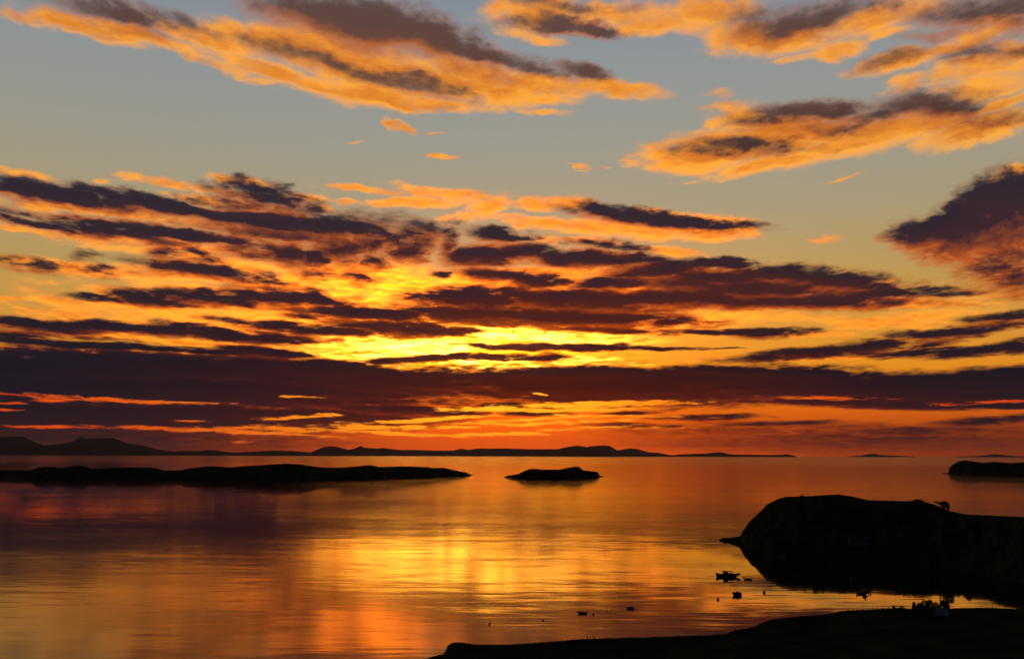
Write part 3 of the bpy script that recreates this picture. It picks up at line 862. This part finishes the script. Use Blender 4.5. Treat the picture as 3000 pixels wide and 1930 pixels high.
def make_shore():
    az = list(np.arange(-180, -40, 5)) + list(np.arange(-40, -6, 1)) + list(np.arange(-6, 31.5, .035)) + list(np.arange(31.5, 60, 1.5)) + list(np.arange(60, 180, 5))
    verts, faces = [], []
    fr = [0.004, .02, .05, .1, .18, .28, .38, .48, .56, .64, .70, .75, .80, .84, .88, .91, .94, .96, .98, .99]
    for a_ in az:
        a = R(a_)
        zc, dc = crest(a)
        u = Vector((math.sin(a), math.cos(a), 0))
        for f in fr:
            verts.append(u * dc * f + Vector((0, 0, ground_z(a, dc * f))))
        bump_ = .10 * fbm(a * 160, 2.2, 0, 4)
        verts.append(u * dc + Vector((0, 0, zc + bump_)))
        verts.append(u * (dc + 2.5) + Vector((0, 0, min(zc * .85, zc - .8) if zc > 0 else zc - .3)))
        verts.append(u * (dc + 7) + Vector((0, 0, zc * .35 - .6)))
        verts.append(u * (dc + 14) + Vector((0, 0, -5)))
    m_ = len(fr) + 4
    n = len(az)
    for i in range(n):
        for j in range(m_ - 1):
            a, b = i * m_ + j, ((i + 1) % n) * m_ + j
            faces.append((a, a + 1, b + 1, b))
    verts.append((0, 0, 58.3))
    c = len(verts) - 1
    for i in range(n):
        faces.append((c, i * m_, ((i + 1) % n) * m_))
    return structure(link('shore_ground', verts, faces, M_LAND))


make_shore()


def on_ground(px, py_guess, dist, sink=0.05):
    """where the ground of the near shore is met in that direction at that distance"""
    r_ = ray(px, py_guess)
    a = math.atan2(r_.x, r_.y)
    return Vector((math.sin(a) * dist, math.cos(a) * dist, ground_z(a, dist) - sink)), a


def make_grass():
    rg = random.Random(5)
    verts, faces = [], []
    for k in range(9000):
        a = R(rg.uniform(-2.8, 28.5))
        zc, dc = crest(a)
        if zc < .4:
            continue
        d = dc - abs(rg.gauss(0, 6)) + .3
        z = min(ground_z(a, min(d, dc)), zc + .05) - .05
        dens = fbm(a * 90, 9.1, 0, 3)
        hgt = max(.08, .16 + .22 * dens + rg.uniform(0, .12))
        p = Vector((math.sin(a) * d, math.cos(a) * d, z))
        for b in range(4):
            t = rg.uniform(0, 2 * math.pi)
            w = rg.uniform(.03, .09)
            lean = Vector((rg.uniform(-.5, .5), rg.uniform(-.5, .5), 1)) * hgt * rg.uniform(.6, 1.1)
            q = p + Vector((rg.uniform(-.25, .25), rg.uniform(-.25, .25), 0))
            i = len(verts)
            verts += [q + Vector((math.cos(t) * w, math.sin(t) * w, 0)), q - Vector((math.cos(t) * w, math.sin(t) * w, 0)), q + lean]
            faces.append((i, i + 1, i + 2))
    o = link('shore_grass', verts, faces, M_GRASS, smooth=False)
    o['kind'] = 'stuff'
    o['label'] = 'rough grass fringing the edge of the dark near shore'


make_grass()


# ------------------------------------------------------------------ fences on the shore
def fence(name, label, posts, py, backoff=1.2):
    """posts: (x, height, lean)"""
    p0, _ = on_ground(posts[0][0], py, crest(azel(posts[0][0], py)[0])[1] - backoff)
    root = thing(name, label, 'fence', p0)
    tops = []
    for x, h, lean in posts:
        a = azel(x, py)[0]
        d = crest(a)[1] - backoff
        b = Vector((math.sin(a) * d, math.cos(a) * d, ground_z(a, d) - .3)) - p0
        t = b + Vector((lean * h, 0, h + .3))
        bm = bmesh.new()
        add_tube(bm, [b, t], [.085, .07], 6)
        from_bm('post', bm, M_WOOD, root)
        tops.append((b, t))
    for f in (.45, .72, .92):
        pts = []
        for (b0, t0), (b1, t1) in zip(tops, tops[1:]):
            pts += [b0.lerp(t0, f), b0.lerp(t0, f).lerp(b1.lerp(t1, f), .5) - Vector((0, 0, .03))]
        pts.append(tops[-1][0].lerp(tops[-1][1], f))
        bm = bmesh.new()
        add_tube(bm, pts, .008, 3)
        from_bm('wire', bm, M_WIRE, root)
    return root


fx = [1532, 1550, 1569, 1588, 1606, 1624, 1643, 1663, 1680, 1702]
f1 = fence('wire_fence', 'wire fence of short thin posts on the low shore, left of the tall posts',
           [(x, random.uniform(.7, .95), random.uniform(-.08, .08)) for x in fx], 1875)
f2 = fence('wire_fence', 'sparse post and wire fence on the near shore right of the tall gate posts',
           [(x, random.uniform(.45, .75), random.uniform(-.12, .12)) for x in (1758, 1778, 1798, 1821, 1850, 1880, 1915, 1950, 1985, 2021)], 1866)
f3 = fence('wire_fence', 'small wire fence along the higher grassy rise left of the cottage',
           [(x, random.uniform(.45, .8), random.uniform(-.1, .1)) for x in (2484, 2500, 2513, 2528, 2543, 2557, 2570, 2583, 2589, 2604)], 1785)
f4 = fence('wire_fence', 'wire fence of stubby leaning posts right of the cottage bushes',
           [(2822, .5, .1), (2836, .45, -.1), (2874, .6, .3), (2895, .4, .1), (2914, .55, .5), (2941, .7, .35), (2965, .45, 0)], 1781)


def gate_post(x, h, brace, label):
    b, a = on_ground(x, 1868, crest(azel(x, 1868)[0])[1] - 1.0, .3)
    root = thing('gate_post', label, 'post', b)
    bm = bmesh.new()
    add_tube(bm, [(0, 0, 0), (.02, 0, h + .3)], [.13, .11], 8)
    from_bm('post', bm, M_WOOD, root)
    bm = bmesh.new()
    add_tube(bm, [(brace * h * .75, 0, 0), (0.02, 0, h * .72)], [.07, .07], 6)
    from_bm('brace', bm, M_WOOD, root)
    return root


gate_post(1721.5, 1.35, -.55, 'tall wooden strainer post with its brace on the left side, on the low shore')
gate_post(1739.5, 1.3, .6, 'tall wooden strainer post with its brace leaning to the right, on the low shore')
b, a = on_ground(2907, 1781, 348, .3)
o = thing('wooden_pole', 'tall thin pole standing alone at the water on the right shore', 'pole', b)
bm = bmesh.new(); add_tube(bm, [(0, 0, 0), (.03, 0, 2.9)], [.09, .06], 8); from_bm('shaft', bm, M_WOOD, o)
bm = bmesh.new(); add_tube(bm, [(.03, 0, 2.88), (.03, 0, 2.98)], [.085, .05], 8); from_bm('cap', bm, M_WOOD, o)


# ------------------------------------------------------------------ trees and shrubs
def leaf_cloud(name, blobs_, n, size, parent, seed, mt=None):
    """a crown of small leaf clumps spread through the volume of several ellipsoids"""
    rg = random.Random(seed)
    verts, faces = [], []
    tot = sum(b[1][0] * b[1][1] * b[1][2] for b in blobs_)
    for c, r in blobs_:
        for k in range(int(n * r[0] * r[1] * r[2] / tot)):
            while True:
                v = Vector((rg.uniform(-1, 1), rg.uniform(-1, 1), rg.uniform(-1, 1)))
                if v.length < 1 and rg.random() < .25 + .75 * v.length ** 2:
                    break
            p = Vector((c[0] + v.x * r[0], c[1] + v.y * r[1], c[2] + v.z * r[2]))
            if fbm(p.x * 1.3 + seed, p.y * 1.3, p.z * 1.3, 2) < -.25:
                continue
            s = size * rg.uniform(.6, 1.4)
            for q in range(2):
                d1 = Vector((rg.gauss(0, 1), rg.gauss(0, 1), rg.gauss(0, 1))).normalized()
                d2 = d1.orthogonal().normalized()
                i = len(verts)
                verts += [p + d1 * s, p + d2 * s * .5, p - d1 * s, p - d2 * s * .5]
                faces.append((i, i + 1, i + 2, i + 3))
    return link(name, verts, faces, mt or M_LEAF, parent, smooth=False)


# windswept tree on the headland slope
def head_z(px, dist):
    ty, ny = interp(px, HEAD), interp(px, HEAD_N)
    r_ = ray(px, ty)
    sl = r_.z / math.hypot(r_.x, r_.y)
    s = sea(px, ny)
    dn = math.hypot(s.x, s.y)
    dr = interp(px, HEAD_R) * oblique(px)
    dist = dist * oblique(px)
    h = H + sl * dr
    f = max(0, min(1, (dist - dn) / (dr - dn)))
    z = min(h * f ** .62, H + sl * dist)
    u = Vector((r_.x, r_.y, 0)).normalized()
    return u * dist + Vector((0, 0, z))


p = head_z(2768, 640)
t = thing('windswept_tree', 'lone windswept tree leaning on the headland slope against the sea', 'tree', p - Vector((0, 0, .4)))
bm = bmesh.new()
add_tube(bm, [(0, 0, 0), (-.3, 0, 1.4), (-.9, 0, 2.6), (-1.2, 0, 3.8), (-.9, 0, 4.8)], [.42, .34, .28, .2, .1], 7)
add_tube(bm, [(-.3, 0, 1.4), (.9, .3, 2.6), (1.6, .3, 4.2)], [.26, .18, .08], 6)
add_tube(bm, [(-.9, 0, 2.6), (-2.8, -.2, 4.1), (-4.8, -.2, 5.1), (-6.4, 0, 5.7)], [.24, .2, .14, .06], 6)
add_tube(bm, [(-1.2, 0, 3.8), (.2, .4, 5.0), (.8, .5, 5.9)], [.18, .12, .05], 6)
from_bm('trunk', bm, M_BARK, t, smooth=True)
leaf_cloud('crown', [((-.2, 0, 4.5), (2.7, 2.0, 1.8)), ((1.6, 0, 3.4), (1.5, 1.5, 2.0)), ((2.2, 0, 2.0), (1.0, 1.2, 1.6)), ((-3.0, 0, 5.0), (2.0, 1.2, .8)), ((-5.6, 0, 5.7), (1.4, 1.0, .6)),
                     ((-.6, 0, 3.0), (1.6, 1.4, 1.3))], 5200, .2, t, 3)


def conifer(px, dist, h, w, label, seed):
    p = head_z(px, dist)
    t = thing('conifer', label, 'tree', p - Vector((0, 0, .5)), 0, 'conifers on the headland shore')
    bm = bmesh.new()
    add_tube(bm, [(0, 0, 0), (0, 0, h * .5), (0, 0, h)], [.3, .2, .05], 7)
    from_bm('trunk', bm, M_BARK, t)
    bl = [((0, 0, h * (.2 + .72 * k / 7)), (w * (1 - .1 * k), w * (1 - .1 * k), h * .09)) for k in range(8)]
    leaf_cloud('crown', bl, 1500, .3, t, seed)


conifer(2719, 522, 11.6, .9, 'shorter narrow conifer on the dark headland shore above the cottage', 41)
conifer(2740, 520, 13.6, 1.1, 'taller narrow conifer on the dark headland shore above the cottage', 42)


def shrub(px, dist, blobs_, label, seed, n=700, size=.2, ground='near', stem=1.0):
    p = on_ground(px, 1785, dist)[0] if ground == 'near' else head_z(px, dist)
    t = thing('shrub', label, 'shrub', p)
    bm = bmesh.new()
    for k in range(4):
        q = random.Random(seed + k)
        add_tube(bm, [(0, 0, -.1), (q.uniform(-.3, .3), q.uniform(-.3, .3), stem * .6), (q.uniform(-.6, .6), q.uniform(-.5, .5), stem * 1.2)], [.08, .06, .03], 5)
    from_bm('stem', bm, M_BARK, t)
    leaf_cloud('foliage', blobs_, n, size, t, seed)
    return t


shrub(2688, 668, [((0, 0, .1), (3.0, 1.5, .6)), ((2.5, 0, -.1), (2, 1.2, .4))], 'low bush on the crest of the big headland left of the windswept tree', 61, 2600, .16, 'head')
shrub(2349, 704, [((0, 0, .1), (1.6, 1.0, .7))], 'tiny bush on the top of the big headland near its left cliff', 62, 900, .13, 'head')
shrub(2619, 350, [((0, 0, .35), (.55, .5, .6)), ((.5, 0, .1), (.9, .5, .35))], 'small round bush on the grassy rise, left of its wider neighbour', 63, 900, .09)
shrub(2643, 350, [((0, 0, .45), (.75, .5, .5)), ((-.9, 0, .2), (.9, .5, .35)), ((.8, 0, .2), (.7, .4, .3))], 'wider bush on the grassy rise between the fence and the cottage', 64, 1400, .09)
shrub(2711, 338, [((0, 0, 2.6), (1.6, 1.1, 1.9)), ((-1.6, 0, 2.2), (1.3, 1.0, 1.6))], 'dark bush rising behind the left half of the cottage roof', 65, 3600, .13, stem=2.0)
shrub(2725, 338, [((0, 0, 2.7), (1.1, 1.0, 2.0)), ((1.6, 0, 2.3), (1.3, 1.0, 1.7))], 'dark bush rising behind the middle of the cottage roof', 66, 3600, .13, stem=2.0)
shrub(2764, 334, [((0, 0, 2.6), (1.25, 1.1, 2.2)), ((0, 0, 4.3), (.8, .7, 1.5)), ((-.5, 0, 1.6), (1.2, 1.0, 1.5))], 'tallest pointed bush crowding the right end of the cottage', 67, 6000, .13, stem=2.6)
shrub(2774, 335, [((0, 0, 2.3), (.85, .9, 2.2)), ((.2, 0, 3.6), (.5, .5, 1.0))], 'rounded dark bush at the far right of the cottage', 68, 5000, .13, stem=2.4)
shrub(2696, 336, [((0, 0, 2.0), (1.1, 1.0, 1.5))], 'low bush behind the roof just right of the cottage chimney', 69, 2200, .13, stem=1.6)


# ------------------------------------------------------------------ houses
def add_gable(bm, x0, x1, y0, y1, z0, z1, over=.25, thick=.14):
    """pitched roof slab with its ridge along x"""
    ym = (y0 + y1) / 2
    x0 -= over; x1 += over
    s = (z1 - z0) / ((y1 - y0) / 2)
    ya, yb = y0 - over, y1 + over
    za = z0 - over * s
    for sg, ye in ((-1, ya), (1, yb)):
        pts = [(ye, za), (ym, z1), (ym, z1 + thick), (ye, za + thick)]
        A = [bm.verts.new((x0, y, z)) for y, z in pts]
        B = [bm.verts.new((x1, y, z)) for y, z in pts]
        bm.faces.new(A); bm.faces.new(B[::-1])
        for i in range(4):
            j = (i + 1) % 4
            bm.faces.new((A[i], B[i], B[j], A[j]))


def add_house_walls(bm, x0, x1, y0, y1, h, ridge):
    ym = (y0 + y1) / 2
    A = [bm.verts.new((x0, y, z)) for y, z in ((y0, 0), (y1, 0), (y1, h), (ym, ridge), (y0, h))]
    B = [bm.verts.new((x1, y, z)) for y, z in ((y0, 0), (y1, 0), (y1, h), (ym, ridge), (y0, h))]
    bm.faces.new(A); bm.faces.new(B[::-1])
    for i in range(5):
        j = (i + 1) % 5
        bm.faces.new((A[i], B[i], B[j], A[j]))


def window(parent, x, y, z, w, h, face=-1):
    bm = bmesh.new()
    for c, s in (((x, y, z - .06), (w + .2, .12, .06)), ((x, y, z + h), (w + .12, .10, .06)), ((x - w / 2 - .03, y, z), (.06, .10, h)), ((x + w / 2 + .03, y, z), (.06, .10, h)), ((x, y, z), (.04, .08, h))):
        add_box(bm, c, s)
    fr = from_bm('window', bm, M_WOOD, parent)
    bm = bmesh.new()
    add_box(bm, (x, y + .0, z), (w, .03, h))
    from_bm('pane', bm, M_GLASS, fr)


b, a = on_ground(2718, 1785, 329, .2)
cot = thing('cottage', 'small dark cottage with a stubby chimney and bushes behind, on the near shore', 'house', b, -a)
bm = bmesh.new(); add_house_walls(bm, -4.2, 2.0, -2.1, 2.1, 2.2, 3.75); from_bm('wall', bm, M_STONE, cot)
bm = bmesh.new(); add_gable(bm, -4.2, 2.0, -2.12, 2.12, 2.2, 3.78, .2); rf = from_bm('roof', bm, M_SLATE, cot)
bm = bmesh.new(); add_box(bm, (-3.75, 0, 2.9), (1.0, .9, 1.75), (.92, .92)); add_box(bm, (-3.75, 0, 4.65), (1.08, .98, .12)); ch = from_bm('chimney', bm, M_STONE, rf)
bm = bmesh.new(); add_tube(bm, [(-3.75, 0, 4.75), (-3.75, 0, 5.1)], [.2, .16], 8); from_bm('chimney_pot', bm, M_BUOY, rf)
bm = bmesh.new(); add_house_walls(bm, 2.02, 5.6, -2.5, 1.7, 2.0, 3.5); from_bm('extension_wall', bm, M_STONE, cot)
bm = bmesh.new(); add_gable(bm, 2.24, 5.6, -2.52, 1.72, 2.0, 3.55, .2); o = from_bm('extension_roof', bm, M_TIN, cot); o['label'] = 'pale blue grey sheet roof of the right hand extension'
bm = bmesh.new(); add_box(bm, (-1.2, -2.14, 0), (.95, .1, 2.0)); d_ = from_bm('door', bm, M_WOOD, cot)
bm = bmesh.new(); add_tube(bm, [(-.85, -2.25, 1.0), (-.85, -2.19, 1.0)], .04, 6); from_bm('handle', bm, M_WIRE, d_)
for x in (-2.8, .6):
    window(cot, x, -2.13, .95, .8, .85)
window(cot, 3.8, -2.53, .95, 1.0, .8)


def croft(px, dist, label, w, dpt, h, rid, dormer):
    p = head_z(px, dist)
    a = math.atan2(p.x, p.y)
    c = thing('croft_house', label, 'house', p - Vector((0, 0, 1.2)), -a + .15)
    bm = bmesh.new(); add_house_walls(bm, -w / 2, w / 2, -dpt / 2, dpt / 2, h + 1.2, rid + 1.2); from_bm('wall', bm, M_WHITE, c)
    bm = bmesh.new(); add_gable(bm, -w / 2, w / 2, -dpt / 2 - .02, dpt / 2 + .02, h + 1.2, rid + 1.24, .2); r_ = from_bm('roof', bm, M_SLATE, c)
    for s in (-1, 1):
        bm = bmesh.new(); add_box(bm, (s * (w / 2 - .55), 0, rid + .6), (.7, .8, 1.5)); from_bm('chimney', bm, M_STONE, r_)
    bm = bmesh.new(); add_box(bm, (0, -dpt / 2 - .05, 1.2), (.95, .12, 2.0)); from_bm('door', bm, M_WOOD, c)
    for x in (-w * .3, w * .3):
        window(c, x, -dpt / 2 - .04, 2.2, 1.0, 1.1)
    if dormer:
        for x in (-w * .25, w * .25):
            bm = bmesh.new()
            add_box(bm, (x, -dpt * .27, h + 1.4), (1.5, 1.6, 1.3), (1, .6), (0, .3))
            from_bm('dormer', bm, M_WHITE, r_)


croft(2512, 585, 'barely visible pale house low on the dark headland above the bay', 11.0, 6.0, 2.2, 4.0, True)
croft(2632, 590, 'tiny pale hut on the dark headland right of the larger house', 2.6, 2.4, 1.5, 2.3, False)


# ------------------------------------------------------------------ boats
def hull(L, W, hs, hb, draft=.4, rake=.12, nst=14, double=False):
    """open hull: stern at x=0, bow at x=L, gunwale from hs (stern) to hb (bow) above the water"""
    bm = bmesh.new()
    rings = []
    for i in range(nst + 1):
        t = i / nst
        if double:
            w = W / 2 * max(.04, (1 - abs(2 * t - 1) ** 2.4))
        else:
            w = W / 2 * max(.03, min(1, .86 + .3 * t) * (1 - max(0, (t - .45) / .55) ** 2.2))
        zg = hs + (hb - hs) * t ** 2.2 - .10 * math.sin(math.pi * t)
        k = draft * (1 - t ** 5)
        xg = L * t + 0.0
        xw = min(L * t, L * (1 - rake * 1.0) * (t if t < .8 else .8 + (t - .8) * .55) / 1.0) if not double else L * t
        rows_ = [(xg, w, zg), (xg * .6 + xw * .4, w * .94, zg * .45), (xw, w * .8, 0), (xw, w * .45, -k * .7), (xw, 0, -k),
                 (xw, -w * .45, -k * .7), (xw, -w * .8, 0), (xg * .6 + xw * .4, -w * .94, zg * .45), (xg, -w, zg)]
        inner = [(xg - (.05 if t > .9 else 0), -max(w - .08, .01), zg), (xg - (.05 if t > .9 else 0), -max(w * .85 - .08, .005), max(.12, zg - .45)),
                 (xg - (.05 if t > .9 else 0), max(w * .85 - .08, .005), max(.12, zg - .45)), (xg - (.05 if t > .9 else 0), max(w - .08, .01), zg)]
        rings.append([bm.verts.new(v) for v in rows_ + inner])
    n = len(rings[0])
    for r0, r1 in zip(rings, rings[1:]):
        for k in range(n):
            bm.faces.new((r0[k], r1[k], r1[(k + 1) % n], r0[(k + 1) % n]))
    bm.faces.new(rings[0]); bm.faces.new(rings[-1][::-1])
    return bm


def outboard(parent, x, y, z, s=1.0, name='outboard_motor'):
    bm = bmesh.new()
    add_box(bm, (x, y, z - .05 * s), (.72 * s, .46 * s, .40 * s), (1.0, 1.0))
    add_box(bm, (x, y, z + .352 * s), (.72 * s, .46 * s, .30 * s), (.62, .7), (.04 * s, 0))
    o = from_bm(name, bm, M_MOTOR, parent, bevel=.06 * s)
    bm = bmesh.new()
    add_box(bm, (x + .08 * s, y, -.6), (.34 * s, .2 * s, z + .5), (1.25, 1.3))
    from_bm('motor_leg', bm, M_MOTOR, o)
    bm = bmesh.new()
    add_tube(bm, [(x + .2 * s, y, z + .45 * s), (x + .75 * s, y + .05, z + .55 * s)], .035 * s, 6)
    from_bm('tiller', bm, M_MOTOR, o)


def thwarts(parent, rows, z):
    for x, w in rows:
        bm = bmesh.new()
        add_box(bm, (x, 0, z), (.27, w, .06))
        from_bm('thwart', bm, M_DECK, parent)


def boat_at(name, label, px, py, rz, cat='boat', group=None):
    p = sea(px, py)
    a = math.atan2(p.x, p.y)
    return thing(name, label, cat, p, rz - a, group)


# cabin cruiser
c = boat_at('cabin_boat', 'largest boat, a dark cabin cruiser with wheelhouse and outboard engines, moored off the headland', 2102.5, 1688, R(4))
from_bm('hull', hull(11.6, 3.3, 1.35, 1.75, .6, .16), M_HULL, c, smooth=False)
bm = bmesh.new(); add_box(bm, (8.9, 0, 1.05), (3.4, 2.1, .42), (.9, .7)); from_bm('foredeck', bm, M_DECK, c)
bm = bmesh.new(); add_box(bm, (5.2, 0, .75), (5.0, 2.3, 1.0), (1.0, .95)); cb = from_bm('cabin', bm, M_CABIN, c, bevel=.04)
for x in (2.85, 4.3, 5.8, 7.0):
    for y in (-1.02, 1.02):
        bm = bmesh.new()
        add_tube(bm, [(x, y, 1.7), (x + (.0 if x < 6.5 else -.25), y * .95, 2.62)], .07, 5)
        from_bm('window_pillar', bm, M_CABIN, cb)
bm = bmesh.new(); add_box(bm, (3.9, 0, 1.74), (2.2, 2.02, .9)); from_bm('aft_bulkhead', bm, M_CABIN, cb)
bm = bmesh.new(); add_box(bm, (7.3, 0, 1.72), (.06, 1.9, .95), (1, .92), (-.45, 0)); from_bm('windscreen', bm, M_CABIN, cb)
bm = bmesh.new(); add_box(bm, (4.55, 0, 2.62), (5.7, 2.3, .12), (.99, .95)); rf = from_bm('cabin_roof', bm, M_CABIN, c, bevel=.03)
bm = bmesh.new(); add_box(bm, (3.1, 0, 2.73), (.45, .5, .25), (.7, .7)); add_tube(bm, [(3.1, .4, 2.7), (2.95, .4, 4.4)], [.03, .012], 5); from_bm('aerial', bm, M_MOTOR, rf)
for y in (-.55, .55):
    outboard(c, -.40, y, 1.0, 1.35)
bm = bmesh.new(); add_box(bm, (10.0, 0, 1.55), (.35, .4, .5), (.8, .8)); add_tube(bm, [(10.0, 0, 2.0), (10.0, 0, 2.25)], .16, 8); from_bm('anchor_winch', bm, M_MOTOR, c)
bm = bmesh.new()
for y in (-1, 1):
    add_tube(bm, [(8.6, y * 1.25, 1.5), (8.7, y * 1.2, 2.05), (10.4, y * .7, 2.15), (11.5, 0, 2.2)], .025, 5)
    add_tube(bm, [(10.2, y * .75, 1.6), (10.2, y * .72, 2.14)], .025, 5)
from_bm('bow_rail', bm, M_WIRE, c)

# inflatable-like tender behind the bow of the cruiser
c = boat_at('dinghy', 'small dinghy with an outboard afloat just right of the large cabin boat', 2182, 1696.5, R(3), group='small open boats in the bay')
from_bm('hull', hull(3.7, 1.5, .62, .78, .25, .14), M_HULL, c)
thwarts(c, ((.9, 1.2), (2.1, 1.2)), .38)
outboard(c, -.16, 0, .48, .65)

# fishing boat seen nearly end on
c = boat_at('work_boat', 'stubby open work boat with a bent davit pole, in front of the cabin boat', 2160, 1743.2, R(205), group='small open boats in the bay')
c.location = c.location + Vector((1.75, .6, 0))
from_bm('hull', hull(4.1, 1.9, 1.25, 1.42, .4, .04, double=False), M_HULL, c)
bm = bmesh.new(); add_box(bm, (1.6, 0, .7), (1.0, 1.0, .95), (.8, .8)); add_tube(bm, [(1.6, 0, 1.6), (1.6, 0, 1.85)], .12, 6); from_bm('engine_box', bm, M_CABIN, c)
bm = bmesh.new(); add_tube(bm, [(3.5, .2, 1.0), (3.5, .2, 1.6), (3.2, .2, 2.1), (2.6, .2, 2.5), (2.0, .2, 2.75)], [.05, .05, .05, .06, .07], 6); from_bm('davit', bm, M_WOOD, c)
thwarts(c, ((.6, 1.5), (2.9, 1.3)), .8)

# day boat with a cuddy by the headland
c = boat_at('day_boat', 'small day boat with a low cuddy and outboard, alone beside the dark headland reflection', 2511.5, 1739.6, R(3), group='small open boats in the bay')
from_bm('hull', hull(4.7, 1.9, .68, .92, .35, .14), M_HULL, c)
bm = bmesh.new(); add_box(bm, (3.0, 0, .4), (1.9, 1.45, 1.2), (.72, .85), (-.05, 0)); cb = from_bm('cuddy', bm, M_CABIN, c, bevel=.06)
bm = bmesh.new(); add_box(bm, (3.55, 0, 1.0), (.05, 1.1, .45), (1, .9), (-.2, 0)); from_bm('windscreen', bm, M_GLASS, cb)
bm = bmesh.new(); add_box(bm, (1.1, 0, .45), (.3, 1.6, .06)); from_bm('thwart', bm, M_DECK, c)
outboard(c, -.24, 0, .55, .85)

# sailing dinghy, bow to the left
c = boat_at('sailing_dinghy', 'open sailing dinghy with a thin bare mast, moored in the near bay', 1719, 1796.8, R(176), group='small open boats in the bay')
from_bm('hull', hull(3.8, 1.5, .72, .80, .25, .14), M_HULL, c)
bm = bmesh.new(); add_tube(bm, [(2.45, 0, .1), (2.45, 0, 6.2)], [.045, .03], 6); from_bm('mast', bm, M_WOOD, c)
thwarts(c, ((.8, 1.25), (1.9, 1.25)), .42)
bm = bmesh.new(); add_box(bm, (-.06, 0, -.3), (.08, .05, 1.15)); from_bm('rudder', bm, M_WOOD, c)

# rowing boat
c = boat_at('rowing_boat', 'low rowing boat with a raised stern, right of the sailing dinghy', 1857.5, 1782.3, R(178), group='small open boats in the bay')
from_bm('hull', hull(3.2, 1.4, .74, .62, .25, .06), M_HULL, c)
thwarts(c, ((.7, 1.1), (1.6, 1.1), (2.3, 1.0)), .36)


def buoy(px, py, r, label, tall=1.0):
    p = sea(px, py)
    t = thing('mooring_buoy', label, 'buoy', p, 0, 'mooring buoys in the bay')
    bm = bmesh.new()
    bmesh.ops.create_uvsphere(bm, u_segments=14, v_segments=10, radius=r)
    for v in bm.verts:
        v.co.z = v.co.z * tall + r * .35 * tall
    from_bm('float', bm, M_BUOY, t, smooth=True)
    bm = bmesh.new()
    add_tube(bm, [(0, 0, r * 1.25 * tall), (0, 0, r * 1.5 * tall)], r * .18, 6)
    add_tube(bm, [(-r * .2, 0, r * 1.45 * tall), (-r * .15, 0, r * 1.7 * tall), (r * .15, 0, r * 1.7 * tall), (r * .2, 0, r * 1.45 * tall)], r * .06, 5)
    from_bm('mooring_ring', bm, M_WIRE, t)


buoy(2178.5, 1691, .36, 'tiny buoy between the cabin boat and its dinghy')
buoy(2103.5, 1756, .50, 'upright oval buoy left of the stubby work boat', 1.35)
buoy(2238.6, 1736, .62, 'big round buoy alone right of the stubby work boat')
buoy(2549.3, 1741.5, .36, 'tiny buoy just right of the day boat')
buoy(2536, 1755, .33, 'small buoy just below the day boat')
buoy(1738.8, 1799, .42, 'buoy just right of the sailing dinghy')
buoy(1863, 1783.5, .30, 'tiny buoy touching the right end of the rowing boat')
buoy(1591, 1816, .36, 'buoy left of the sailing dinghy, above the wire fence')
buoy(1434.5, 1827.5, .36, 'leftmost buoy, alone above the rocky end of the near shore', 1.25)


# ------------------------------------------------------------------ air
def make_haze():
    bm = bmesh.new()
    add_box(bm, (0, 0, -40), (190000, 190000, 1240))
    mt = bpy.data.materials.new('haze')
    mt.use_nodes = True
    nt = mt.node_tree
    nt.nodes.clear()
    v = nt.nodes.new('ShaderNodeVolumePrincipled')
    v.inputs['Color'].default_value = (0.38, 0.40, 0.72, 1)
    v.inputs['Density'].default_value = 3.8e-6
    v.inputs['Anisotropy'].default_value = 0.82
    o_ = nt.nodes.new('ShaderNodeOutputMaterial')
    nt.links.new(v.outputs[0], o_.inputs['Volume'])
    o = from_bm('haze', bm, mt)
    o['kind'] = 'stuff'
    o['label'] = 'thin evening haze over the strait'
    o.display_type = 'WIRE'


make_haze()
